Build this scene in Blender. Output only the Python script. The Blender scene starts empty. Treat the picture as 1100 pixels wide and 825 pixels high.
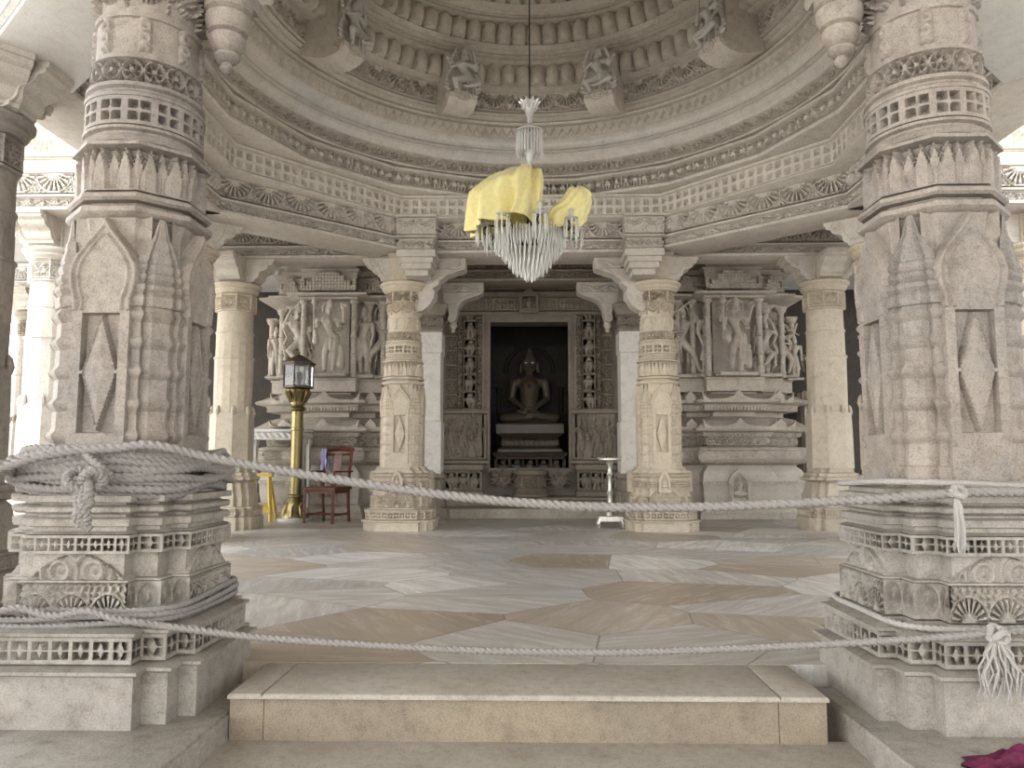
import bpy, math, random
import numpy as np
from mathutils import Vector, Matrix, Euler
random.seed(7); rng = np.random.default_rng(11)
PI = math.pi
SC = bpy.context.scene
COL = SC.collection

# ------------------------------------------------------------------ materials
def nodes(name):
    m = bpy.data.materials.new(name); m.use_nodes = True
    nt = m.node_tree; nt.nodes.clear()
    out = nt.nodes.new('ShaderNodeOutputMaterial'); b = nt.nodes.new('ShaderNodeBsdfPrincipled')
    nt.links.new(b.outputs[0], out.inputs[0])
    return m, nt, b
def N(nt, t, **kw):
    n = nt.nodes.new(t)
    for k, v in kw.items():
        if k.startswith('_'): setattr(n, k[1:], v)
        else: n.inputs[k.replace('__', ' ')].default_value = v
    return n
def ramp(nt, src, stops):
    r = nt.nodes.new('ShaderNodeValToRGB'); e = r.color_ramp.elements
    while len(e) < len(stops): e.new(.5)
    for k, (p, c) in enumerate(stops): e[k].position = p; e[k].color = (*c, 1) if len(c) == 3 else c
    nt.links.new(src, r.inputs[0]); return r
def mix(nt, fac, a, b, mode='MIX'):
    m = nt.nodes.new('ShaderNodeMix'); m.data_type = 'RGBA'; m.blend_type = mode
    for s, v in ((0, fac), (6, a), (7, b)):
        if hasattr(v, 'links'): nt.links.new(v, m.inputs[s])
        else: m.inputs[s].default_value = v if s == 0 else (*v, 1)
    return m.outputs[2]
def stone(name, c1, c2, stain, rough=.6, scale=1.0, bump=.25, speck=.25, stain_amt=.5):
    """weathered marble: two soft tones, patchy stains, crystalline specks, pitted bump"""
    m, nt, b = nodes(name)
    tc = nt.nodes.new('ShaderNodeTexCoord').outputs['Object']
    info = nt.nodes.new('ShaderNodeObjectInfo')
    add = nt.nodes.new('ShaderNodeVectorMath'); add.operation = 'ADD'
    nt.links.new(tc, add.inputs[0]); nt.links.new(info.outputs['Location'], add.inputs[1])
    v = add.outputs[0]
    def noise(s, d=4, r=.6):
        n = N(nt, 'ShaderNodeTexNoise', Scale=s * scale, Detail=d, Roughness=r); nt.links.new(v, n.inputs[0]); return n.outputs[0]
    n1 = noise(1.6, 5, .62); n2 = noise(4.5, 7, .75); n5 = noise(16, 6, .75); n3 = noise(130, 3, .75); n4 = noise(300, 2, .6)
    base = mix(nt, ramp(nt, n1, [(.36, (0, 0, 0)), (.64, (1, 1, 1))]).outputs[0], c1, c2)
    st = ramp(nt, n2, [(.50, (0, 0, 0)), (.72, (stain_amt,) * 3)]).outputs[0]
    base = mix(nt, st, base, stain)
    base = mix(nt, 1.0, base, ramp(nt, n5, [(.30, (1 - speck * .9,) * 3), (.47, (1, 1, 1)), (.70, (1 + speck * .45,) * 3)]).outputs[0], 'MULTIPLY')
    sp = ramp(nt, n3, [(.33, (1 - speck,) * 3), (.5, (1, 1, 1)), (.7, (1 + speck * .35,) * 3)]).outputs[0]
    base = mix(nt, 1.0, base, sp, 'MULTIPLY')
    nt.links.new(base, b.inputs['Base Color'])
    b.inputs['Roughness'].default_value = rough; b.inputs['Specular IOR Level'].default_value = .35
    ad = nt.nodes.new('ShaderNodeMath'); ad.operation = 'ADD'
    nt.links.new(n3, ad.inputs[0]); nt.links.new(n5, ad.inputs[1])
    bp = N(nt, 'ShaderNodeBump', Strength=bump, Distance=.006); nt.links.new(ad.outputs[0], bp.inputs['Height'])
    nt.links.new(bp.outputs[0], b.inputs['Normal'])
    return m
def plain(name, col, rough=.5, metal=0., bump=0, bscale=40, trans=0., var=.0, ior=1.5, sheen=0):
    m, nt, b = nodes(name)
    b.inputs['Roughness'].default_value = rough; b.inputs['Metallic'].default_value = metal
    b.inputs['Transmission Weight'].default_value = trans; b.inputs['IOR'].default_value = ior
    tc = nt.nodes.new('ShaderNodeTexCoord').outputs['Object']
    n = N(nt, 'ShaderNodeTexNoise', Scale=bscale, Detail=4); nt.links.new(tc, n.inputs[0])
    c = mix(nt, ramp(nt, n.outputs[0], [(.35, (0, 0, 0)), (.65, (1, 1, 1))]).outputs[0], tuple(x * (1 - var) for x in col), tuple(min(1, x * (1 + var)) for x in col))
    nt.links.new(c, b.inputs['Base Color'])
    if sheen: b.inputs['Sheen Weight'].default_value = sheen
    if bump:
        bp = N(nt, 'ShaderNodeBump', Strength=bump, Distance=.004); nt.links.new(n.outputs[0], bp.inputs['Height']); nt.links.new(bp.outputs[0], b.inputs['Normal'])
    return m

M = {}
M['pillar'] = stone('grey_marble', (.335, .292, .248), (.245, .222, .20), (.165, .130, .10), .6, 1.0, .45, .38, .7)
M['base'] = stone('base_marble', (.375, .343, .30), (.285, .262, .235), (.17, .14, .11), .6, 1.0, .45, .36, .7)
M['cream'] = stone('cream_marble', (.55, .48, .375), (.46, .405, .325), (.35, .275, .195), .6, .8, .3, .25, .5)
M['dome'] = stone('dome_marble', (.60, .555, .495), (.66, .61, .54), (.44, .375, .31), .65, .6, .3, .25, .5)
M['dome_smooth'] = stone('dome_smooth_marble', (.66, .64, .61), (.71, .665, .60), (.48, .425, .365), .5, .5, .2, .2, .5)
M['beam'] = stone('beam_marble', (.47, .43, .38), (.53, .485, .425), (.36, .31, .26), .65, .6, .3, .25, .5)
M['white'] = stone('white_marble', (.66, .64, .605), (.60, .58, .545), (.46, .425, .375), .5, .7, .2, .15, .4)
M['shrine'] = stone('shrine_marble', (.52, .47, .405), (.42, .38, .325), (.26, .22, .175), .62, 1.0, .35, .3, .6)
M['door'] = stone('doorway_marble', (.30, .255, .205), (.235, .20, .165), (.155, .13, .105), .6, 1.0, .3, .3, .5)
M['idol'] = stone('idol_marble', (.15, .115, .085), (.125, .10, .075), (.09, .07, .055), .35, 1.0, .05, .1, .3)
M['dark'] = stone('dark_stone_and_shade', (.055, .045, .037), (.04, .034, .028), (.025, .02, .017), .7, 1.0, .3, .3, .5)  # near-black: puts interior shade into the colour; also the emblem's own dark tone
M['rope'] = plain('rope_fibre', (.28, .262, .25), .9, 0, .8, 260, 0, .25)
M['rope_white'] = plain('pale_rope_fibre', (.40, .38, .36), .9, 0, .8, 260, 0, .2)
M['brass'] = plain('brass', (.28, .225, .11), .42, 1., .25, 90, 0, .3)
M['silver'] = plain('white_metal', (.62, .60, .55), .4, .8, .2, 60, 0, .2)
M['blackmetal'] = plain('dark_metal', (.03, .028, .025), .45, .6)
M['roofmetal'] = plain('lantern_roof_metal', (.10, .075, .055), .5, .7, .1, 30, 0, .3)
M['glass'] = plain('lantern_glass', (.75, .80, .82), .08, 0, 0, 10, .85, 0, 1.35)
M['crystal'] = plain('cut_crystal', (.92, .91, .87), .05, 0, 0, 10, .5, 0, 1.5)
M['cloth'] = plain('yellow_dust_cloth', (.74, .66, .30), .75, 0, .15, 25, 0, .06, 1.5, .3)
M['wood'] = plain('dark_red_wood', (.115, .040, .024), .38, 0, .15, 18, 0, .3)
M['blackwood'] = plain('black_wood', (.02, .016, .014), .4, 0, 0, 18, 0, .3)
M['yellow'] = plain('yellow_paint', (.62, .44, .09), .5, 0, .1, 20, 0, .12)
M['purple'] = plain('magenta_cloth', (.10, .007, .036), .85, 0, .5, 60, 0, .3)
M['eye'] = plain('white_enamel', (.95, .95, .92), .15)
M['bulb'] = plain('frosted_bulb', (.9, .88, .82), .3)
M['lilac'] = plain('lilac_cloth', (.36, .36, .55), .9, 0, .3, 40, 0, .2)

def floor_mat():
    m, nt, b = nodes('floor_paving')
    tc = nt.nodes.new('ShaderNodeTexCoord').outputs['Object']
    mp = nt.nodes.new('ShaderNodeMapping'); mp.inputs['Rotation'].default_value = (0, 0, .5); mp.inputs['Scale'].default_value = (.82, 1.0, 1)
    nt.links.new(tc, mp.inputs[0])
    nz = N(nt, 'ShaderNodeTexNoise', Scale=.5, Detail=1); nt.links.new(mp.outputs[0], nz.inputs[0])
    v1 = N(nt, 'ShaderNodeTexVoronoi', Scale=1.15, Randomness=1.0); v1.voronoi_dimensions = '2D'
    v2 = N(nt, 'ShaderNodeTexVoronoi', Scale=1.15, Randomness=1.0); v2.voronoi_dimensions = '2D'; v2.feature = 'DISTANCE_TO_EDGE'
    for v in (v1, v2): nt.links.new(mp.outputs[0], v.inputs['Vector'])
    sep = nt.nodes.new('ShaderNodeSeparateColor'); nt.links.new(v1.outputs['Color'], sep.inputs[0])
    slab = ramp(nt, sep.outputs[0], [(0, (.47, .455, .435)), (.26, (.53, .51, .485)), (.44, (.42, .355, .29)), (.58, (.33, .265, .20)), (.66, (.68, .665, .64)), (.84, (.42, .415, .41)), (1, (.37, .295, .22))])
    slab.color_ramp.interpolation = 'CONSTANT'
    # veins stretched along a slab-dependent direction
    rot = nt.nodes.new('ShaderNodeVectorRotate'); rot.rotation_type = 'Z_AXIS'
    ang = nt.nodes.new('ShaderNodeMath'); ang.operation = 'MULTIPLY'; ang.inputs[1].default_value = 6.0
    nt.links.new(sep.outputs[1], ang.inputs[0]); nt.links.new(ang.outputs[0], rot.inputs['Angle']); nt.links.new(tc, rot.inputs['Vector'])
    st = nt.nodes.new('ShaderNodeMapping'); st.inputs['Scale'].default_value = (.8, 5.0, 1); nt.links.new(rot.outputs[0], st.inputs[0])
    n1 = N(nt, 'ShaderNodeTexNoise', Scale=2.2, Detail=7, Roughness=.65, Distortion=.9); nt.links.new(st.outputs[0], n1.inputs[0])
    n2 = N(nt, 'ShaderNodeTexNoise', Scale=90, Detail=3); nt.links.new(tc, n2.inputs[0])
    n3 = N(nt, 'ShaderNodeTexNoise', Scale=.55, Detail=4); nt.links.new(tc, n3.inputs[0])
    c = mix(nt, ramp(nt, n1.outputs[0], [(.38, (0, 0, 0)), (.60, (.55, .55, .55))]).outputs[0], slab.outputs[0], (.31, .245, .18))
    c = mix(nt, ramp(nt, n1.outputs[0], [(.28, (.6, .6, .6)), (.44, (0, 0, 0))]).outputs[0], c, (.62, .59, .55))
    c = mix(nt, ramp(nt, n3.outputs[0], [(.4, (0, 0, 0)), (.65, (.16, .16, .16))]).outputs[0], c, (.58, .56, .53))
    c = mix(nt, 1.0, c, ramp(nt, n2.outputs[0], [(.3, (.86, .86, .86)), (.6, (1.06, 1.06, 1.06))]).outputs[0], 'MULTIPLY')
    gr = ramp(nt, v2.outputs['Distance'], [(.003, (1, 1, 1)), (.008, (0, 0, 0))]).outputs[0]
    c = mix(nt, gr, c, (.22, .19, .16))
    nt.links.new(c, b.inputs['Base Color'])
    rr = ramp(nt, n1.outputs[0], [(.3, (.28, .28, .28)), (.7, (.42, .42, .42))]); nt.links.new(rr.outputs[0], b.inputs['Roughness'])
    hb = mix(nt, gr, n3.outputs[0], (0, 0, 0))
    bp = N(nt, 'ShaderNodeBump', Strength=.25, Distance=.02); nt.links.new(hb, bp.inputs['Height']); nt.links.new(bp.outputs[0], b.inputs['Normal'])
    return m
M['floor'] = floor_mat()
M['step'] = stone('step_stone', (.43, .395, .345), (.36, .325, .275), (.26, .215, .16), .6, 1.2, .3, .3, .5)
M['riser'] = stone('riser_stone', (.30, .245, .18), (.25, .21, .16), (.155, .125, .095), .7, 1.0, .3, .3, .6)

# ------------------------------------------------------------------ mesh kit
class G:
    def __init__(s): s.v = []; s.q = []; s.n = []; s.c = 0
    def verts(s, a):
        a = np.asarray(a, float).reshape(-1, 3); i = s.c; s.v.append(a); s.c += len(a); return i
    def grid(s, P, cu=False, cv=False):
        nu, nv = P.shape[:2]; i0 = s.verts(P)
        I = np.arange(nu if cu else nu - 1)[:, None]; J = np.arange(nv if cv else nv - 1)[None, :]
        a = I * nv + J; b = ((I + 1) % nu) * nv + J; c = ((I + 1) % nu) * nv + (J + 1) % nv; d = I * nv + (J + 1) % nv
        s.q.append((np.stack([a, b, c, d], -1).reshape(-1, 4) + i0)); return i0
    def ngon(s, pts): i = s.verts(pts); s.n.append([i + k for k in range(len(pts))])
    def box(s, lo, hi):
        x0, y0, z0 = lo; x1, y1, z1 = hi
        i = s.verts([(x0, y0, z0), (x1, y0, z0), (x1, y1, z0), (x0, y1, z0), (x0, y0, z1), (x1, y0, z1), (x1, y1, z1), (x0, y1, z1)])
        s.q.append(np.array([(0, 3, 2, 1), (4, 5, 6, 7), (0, 1, 5, 4), (1, 2, 6, 5), (2, 3, 7, 6), (3, 0, 4, 7)]) + i)
    def prism(s, poly, a0, a1, axis='y'):
        """polygon in two axes extruded along the third: axis y -> poly is (x,z); x -> (y,z); z -> (x,y)"""
        def mk(p, a): return {'y': (p[0], a, p[1]), 'x': (a, p[0], p[1]), 'z': (p[0], p[1], a)}[axis]
        n = len(poly); A = [mk(p, a0) for p in poly]; B = [mk(p, a1) for p in poly]
        i = s.verts(A + B); s.n.append([i + k for k in range(n)]); s.n.append([i + n + k for k in reversed(range(n))])
        s.q.append(np.array([(k, i * 0 + n + k, n + (k + 1) % n, (k + 1) % n) for k in range(n)]) + i)
    def tube(s, pts, r, n=8, caps=True):
        P = np.asarray(pts, float); m = len(P); r = np.broadcast_to(np.asarray(r, float), (m,))
        T = np.gradient(P, axis=0); T /= np.linalg.norm(T, axis=1)[:, None] + 1e-12
        up = np.array([0, 0, 1.]) if abs(T[0][2]) < .9 else np.array([1., 0, 0])
        A = np.zeros((m, 3)); u = up
        for k in range(m):
            u = u - T[k] * (u @ T[k]); u /= np.linalg.norm(u) + 1e-12; A[k] = u
        B = np.cross(T, A); th = np.linspace(0, 2 * PI, n, endpoint=False)
        R = P[:, None] + r[:, None, None] * (np.cos(th)[None, :, None] * A[:, None] + np.sin(th)[None, :, None] * B[:, None])
        i = s.grid(R, cv=True)
        if caps: s.n.append([i + k for k in range(n)]); s.n.append([i + (m - 1) * n + k for k in reversed(range(n))])
    def lathe(s, prof, n=32, c=(0, 0, 0), ang=(0, 2 * PI)):
        full = abs(ang[1] - ang[0] - 2 * PI) < 1e-6
        th = np.linspace(ang[0], ang[1], n, endpoint=not full); p = np.asarray(prof, float)
        R = np.stack([np.cos(th)[:, None] * p[None, :, 0], np.sin(th)[:, None] * p[None, :, 0], np.broadcast_to(p[None, :, 1], (len(th), len(p)))], -1) + np.array(c)
        s.grid(R, cu=full)
    def ball(s, c, r, nu=12, nv=8):
        r = np.broadcast_to(np.asarray(r, float), (3,)); th = np.linspace(0, 2 * PI, nu, endpoint=False); ph = np.linspace(-PI / 2, PI / 2, nv)
        R = np.stack([np.cos(ph)[None] * np.cos(th)[:, None] * r[0], np.cos(ph)[None] * np.sin(th)[:, None] * r[1], np.broadcast_to(np.sin(ph)[None] * r[2], (nu, nv))], -1) + np.array(c)
        s.grid(R, cu=True)
    def mesh(s, name, mats, angle=38):
        me = bpy.data.meshes.new(name); V = np.concatenate(s.v)
        Q = np.concatenate(s.q) if s.q else np.zeros((0, 4), int)
        loops = list(Q.reshape(-1)); 
        L = np.concatenate([Q.reshape(-1)] + [np.array(f) for f in s.n]) if s.n else Q.reshape(-1)
        tot = np.array([4] * len(Q) + [len(f) for f in s.n]); st = np.concatenate([[0], np.cumsum(tot)[:-1]])
        me.vertices.add(len(V)); me.vertices.foreach_set('co', V.astype(np.float32).ravel())
        me.loops.add(len(L)); me.loops.foreach_set('vertex_index', L.astype(np.int32))
        me.polygons.add(len(tot)); me.polygons.foreach_set('loop_start', st.astype(np.int32)); me.polygons.foreach_set('loop_total', tot.astype(np.int32))
        me.polygons.foreach_set('use_smooth', np.ones(len(tot), bool))
        me.update(calc_edges=True); me.validate()
        me.set_sharp_from_angle(angle=math.radians(angle))
        me.materials.append(mats); return me

def obj(name, g, mat, parent=None, loc=(0, 0, 0), rot=(0, 0, 0), scale=(1, 1, 1), angle=38, label=None):
    me = g.mesh(name, mat, angle) if isinstance(g, G) else g
    o = bpy.data.objects.new(name, me); COL.objects.link(o); o.parent = parent
    o.location = loc; o.rotation_euler = rot; o.scale = scale
    if label: o['label'] = label
    return o
def tag(o, label, cat, group=None, kind='thing'):
    o['label'] = label; o['category'] = cat; o['kind'] = kind
    if group: o['group'] = group
    return o
def thing(name, label, cat, loc=(0, 0, 0), rz=0, group=None):
    o = bpy.data.objects.new(name, None); COL.objects.link(o); o.location = loc; o.rotation_euler = (0, 0, rz)
    o.empty_display_size = .1
    return tag(o, label, cat, group)
def struct(name, g, mat, label=None, **k):
    o = obj(name, g, mat, **k); o['kind'] = 'structure'
    o['label'] = label or name.replace('_', ' '); o['category'] = name.split('_')[0]
    return o
def dup(o, parent=None):
    c = o.copy(); COL.objects.link(c); c.parent = parent
    for ch in list(o.children): dup(ch, c)
    return c

# ------------------------------------------------------------------ plans, sweeps, relief bands
def circle(r, n=96, a0=0): return np.array([(r * math.cos(a0 + 2 * PI * k / n), r * math.sin(a0 + 2 * PI * k / n)) for k in range(n)])
def octagon(inr): R = inr / math.cos(PI / 8); return circle(R, 8, PI / 8)
def rect(hx, hy): return np.array([(-hx, -hy), (hx, -hy), (hx, hy), (-hx, hy)], float)
def stepped(b, f=.62, c=.84):
    """square with projecting middle on each side and one stepped corner (CCW)"""
    q = [(b, -f * b), (b, f * b), (c * b, f * b), (c * b, c * b), (f * b, c * b)]
    pts = []
    for k in range(4):
        a = k * PI / 2; ca, sa = round(math.cos(a)), round(math.sin(a))
        for x, y in q: pts.append((ca * x - sa * y, sa * x + ca * y))
    return np.array(pts)
def offset(plan, d):
    if d == 0: return plan.copy()
    p = plan; e1 = p - np.roll(p, 1, 0); e2 = np.roll(p, -1, 0) - p
    n1 = np.stack([e1[:, 1], -e1[:, 0]], 1); n1 /= np.linalg.norm(n1, axis=1)[:, None]
    n2 = np.stack([e2[:, 1], -e2[:, 0]], 1); n2 /= np.linalg.norm(n2, axis=1)[:, None]
    m = n1 + n2; m = m / (np.sum(m * n1, 1)[:, None]); return p + d * m
def sweep(g, plan, prof, cap=True, c=(0, 0)):
    """profile (off,z[,scale]) swept round a closed plan"""
    rows = []
    for r in prof:
        q = offset(plan, r[0])
        if len(r) > 2: q = (q - np.array(c)) * r[2] + np.array(c)
        rows.append(np.concatenate([q, np.full((len(q), 1), r[1])], 1))
    P = np.stack(rows, 1); i = g.grid(P, cu=True); n = len(plan); k = len(prof)
    if cap: g.n.append([i + a * k + k - 1 for a in range(n)]); g.n.append([i + a * k for a in reversed(range(n))])
def band(g, plan, o0, o1, z0, z1, fn, period, res=.012, slope=0., smooth=False, rows=None, facets=None, lip=.03, vfun=None):
    """relief: ground at offset o0, raised parts at o1; fn(U,V,aspect)->0..1"""
    A = offset(plan, o0); B = offset(plan, o1); H = z1 - z0; sg = -1 if o1 > o0 else 1
    A2 = offset(plan, o0 + sg * lip)
    nv = rows or max(5, int(H / res)); V = np.linspace(0, 1, nv)
    def tot(pl): return np.concatenate([pl, pl[:1]])
    def put(PA, PB, PC, U, asp, closed):
        h = fn(U[:, None] + 0 * V[None], V[None] + 0 * U[:, None], asp)
        XY = PA[:, None] * (1 - h[..., None]) + PB[:, None] * h[..., None]
        Z = np.broadcast_to(z0 + H * V[None], h.shape)
        if slope:
            dirn = (PB - PA); dirn = dirn / (np.linalg.norm(dirn, axis=1)[:, None] + 1e-9)
            XY = XY + dirn[:, None] * (slope * V)[None, :, None]
        P = np.concatenate([XY, Z[..., None]], -1)
        e0 = np.concatenate([PC, np.full((len(PC), 1), z0)], 1); e1 = np.concatenate([PC + ((PB - PA) / (np.linalg.norm(PB - PA, axis=1)[:, None] + 1e-9)) * slope, np.full((len(PC), 1), z1)], 1)
        P = np.concatenate([e0[:, None], P, e1[:, None]], 1); g.grid(P, cu=closed)
    if smooth:
        T = tot(plan); L = np.linalg.norm(np.diff(T, axis=0), axis=1); s = np.concatenate([[0], np.cumsum(L)]); per = s[-1]
        n = int(per / res); t = np.linspace(0, per, n, endpoint=False); rep = max(1, round(per / period))
        f = lambda pl: np.stack([np.interp(t, s, tot(pl)[:, k]) for k in (0, 1)], 1)
        put(f(A), f(B), f(A2), t / per * rep, per / rep / H, True)
    else:
        n0 = len(plan)
        for k in (range(n0) if facets is None else facets):
            a = (k + 1) % n0; L = np.linalg.norm(plan[a] - plan[k]) 
            if L < .02: continue
            n = max(4, int(L / res)); t = np.linspace(0, 1, n); rep = max(1, round(L / period))
            f = lambda pl: pl[k][None] * (1 - t[:, None]) + pl[a][None] * t[:, None]
            put(f(A), f(B), f(A2), t * rep, L / rep / H, False)

sm = lambda a, e=.12: np.clip(a / e + .5, 0, 1)
def p_lattice(U, V, asp):
    x = np.abs((U % 1) * 2 - 1); y = np.abs(V * 2 - 1)
    hole = np.minimum.reduce([.72 - x, .64 - y, x - .40 * (1 - y / .75), y - .12])
    return 1 - sm(hole, .10)
def p_star(U, V, asp):
    x = np.abs((U % 1) * 2 - 1); y = np.abs(V * 2 - 1)
    hole = np.minimum.reduce([.70 - x, .68 - y, x - .15, y - .15, .30 - .5 * np.abs(x - y), (x + y) - .42])
    return 1 - sm(hole, .10)
def p_squares(U, V, asp):
    x = np.abs(((U * 2) % 1) * 2 - 1); y = np.abs(((V * 2) % 1) * 2 - 1)
    hole = np.minimum(.50 - x, .50 - y); return 1 - sm(hole, .15)
def p_slots(U, V, asp):
    x = np.abs((U % 1) * 2 - 1); y = np.abs(V * 2 - 1)
    return 1 - sm(np.minimum(.5 - x, .8 - y), .15)
def p_halflotus(U, V, asp):
    X = ((U % 1) - .5) * asp; r = np.hypot(X, .98 - V); th = np.arctan2(np.abs(.98 - V), X); R = min(.86, asp * .46)
    q = np.abs(((th * 9 / PI) % 1) - .5)
    h = .55 + 0 * r
    pet = .62 + .38 * np.cos(q * PI)
    h = np.where(r < R, pet, h); gap = np.minimum.reduce([r - .48 * R, R * 1.0 - r, (q - .33) * .5])
    h = h * (1 - sm(gap, .06)); h = np.where(r < .3 * R, 1., h)
    ring = np.abs(r - R * 1.10); h = np.maximum(h, sm(.05 - ring, .05) * .95)
    out = r > R * 1.18; vine = .55 + .38 * np.sin(X * 22 + 3 * np.sin(V * 8)) * np.cos(V * 18)
    h = np.where(out, np.clip(vine, 0, .9), h)
    if asp < .75: h = .55 + .35 * np.cos(np.clip(np.hypot(X / max(asp, .05), V - .5) * 2, 0, 1) * PI * 2)
    return np.maximum(h, sm(np.abs(V - .5) - .47, .03))
def p_scroll(U, V, asp):
    u = U % 1; yw = .5 + .27 * np.sin(2 * PI * u); h = sm(.075 - np.abs(V - yw), .06)
    for cu, cv, sg in ((.25, .40, 1), (.75, .60, -1)):
        du = ((u - cu + .5) % 1 - .5) * asp; dv = V - cv; r = np.hypot(du, dv); th = np.arctan2(dv, du)
        sp = .5 + .5 * np.cos(r * 42 - sg * th * 2); h = np.maximum(h, np.where(r < .30, sp, 0))
    du = np.minimum(np.abs(u - .25) , np.abs(u - .75)) * asp
    h = np.maximum(h, .4 * np.clip(np.sin(u * 40 + V * 9) * np.cos(V * 21), 0, 1))
    return np.maximum(h, sm(np.abs(V - .5) - .44, .04))
def p_circles(U, V, asp):
    X = ((U % 1) - .5) * asp; Y = V - .5; r = np.hypot(X, Y); th = np.arctan2(Y, X)
    h = sm(.40 - np.abs(r - .0), .05) * (.30 + .42 * np.cos(th * 6) * sm(r - .10, .1)); h = np.maximum(h, sm(.06 - np.abs(r - .40), .05))
    h = np.maximum(h, sm(.13 - r, .06)); hole = np.minimum(r - .50, .40 - np.abs(Y)); h = np.where(r > .47, .75, h) * (1 - sm(hole, .05) * .9)
    return np.maximum(h, sm(np.abs(Y) - .46, .04))
def hsh(i, k=0): return (np.sin(np.floor(i) * 127.1 + k * 311.7) * 43758.5453) % 1
def p_figures(U, V, asp):
    i = np.floor(U); x = ((U % 1) - .5) * asp + (hsh(i) - .5) * .12; sw = (hsh(i, 2) - .5) * .3
    xb = x - sw * (V - .5)
    body = sm(.18 + .05 * np.sin(V * 9 + hsh(i, 3) * 6) - np.abs(xb), .07) * sm(.66 - V, .05)
    legs = sm(np.abs(xb) - .035, .04); body = body * np.where(V < .32, legs, 1)
    head = sm(.105 - np.hypot(x - sw * .3, V - .78), .05)
    arm = sm(.05 - np.abs(V - .52 - (hsh(i, 5) - .5) * .9 * np.abs(x)), .05) * sm(.40 - np.abs(x), .05) * .8
    post = sm(np.abs((U % 1) - .5) - .45, .04)
    h = np.maximum.reduce([body, head, arm, post * .9]); return np.maximum(h, sm(np.abs(V - .5) - .455, .03))
def p_petals(U, V, asp):
    x = np.abs((U % 1) * 2 - 1); xb = np.abs(((U + .5) % 1) * 2 - 1)
    def leaf(x, V, k):
        w = .97 * np.clip(1 - np.clip((V - .25) / .73, 0, 1) ** 1.55, 0, 1); d = w - x
        h = sm(d, .06); groove = sm(.05 - np.abs(d - .20), .05) * h
        inner = sm(.55 * w - x, .1)
        return h * k * (.72 + .28 * inner) - groove * .35 * k
    h = np.maximum(leaf(x, V, 1.), leaf(xb, V * 1.0, .66)); return np.maximum(np.clip(h, 0, 1), sm(.05 - V, .02))
def p_zig(U, V, asp):
    x = np.abs((U % 1) * 2 - 1); return sm(V - x * .9, .1)
def p_bead(U, V, asp):
    x = (U % 1) * 2 - 1; y = V * 2 - 1; return np.sqrt(np.clip(1 - x * x - y * y, 0, 1))
def p_twist(U, V, asp):
    return (.5 + .5 * np.cos(2 * PI * (U + V * .8))) * np.sqrt(np.clip(1 - (V * 2 - 1) ** 2, 0, 1))
def p_lobes(U, V, asp):
    x = (U % 1) * 2 - 1; y = np.clip(V, 0, 1)
    w = .93 * np.clip(np.sin(PI * np.clip(.12 + y * .86, 0, 1)) ** .28, 0, 1)
    e = np.sqrt(np.clip(1 - (x / (w + 1e-6)) ** 2, 0, 1)); b = np.clip(np.sin(PI * (.06 + .60 * (1 - y)) ), 0, 1) ** .55
    return e * b
def p_arab(U, V, asp):
    X = (U % 1 - .5) * asp; Y = V - .5
    h = np.zeros_like(X)
    for cx, cy, s in ((-.25, .18, 1), (.25, .18, -1), (-.25, -.22, -1), (.25, -.22, 1), (0, 0, 1)):
        r = np.hypot(X - cx * asp, Y - cy); th = np.arctan2(Y - cy, (X - cx * asp)); h = np.maximum(h, np.where(r < .24, .5 + .5 * np.cos(r * 55 - s * th * 2), 0))
    fr = np.maximum(np.abs(Y) - .44, np.abs(X) - .45 * asp); return np.maximum(h, sm(fr, .03))
def p_garland(U, V, asp):
    x = (U % 1) * 2 - 1; sag = .72 - .45 * (1 - x * x); h = sm(.06 - np.abs(V - sag), .05) * (.6 + .4 * np.cos(U * 60))
    ch = sm(.10 - np.abs(np.abs(x) - 1), .05) * (.55 + .45 * np.cos(V * 45)); h = np.maximum(h, ch * sm(V - .05, .05))
    face = sm(.30 - np.hypot(x * asp * .5, V - .76), .08) * (.6 + .4 * np.cos(x * 14) * np.cos(V * 40)); return np.clip(np.maximum(h, face), 0, 1)
def p_chain(U, V, asp):
    x = ((U % 1) - .5) * asp; c = sm(.14 - np.abs(x), .05) * (.35 + .65 * sm(.06 - np.abs(np.hypot(x, ((V * 3.2) % 1 - .5) * .32) - .10), .06))
    return c * sm(V - .14, .05)
def p_lotuspanel(U, V, asp):
    return np.maximum(p_halflotus(U, 1 - V, asp), 0)

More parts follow.
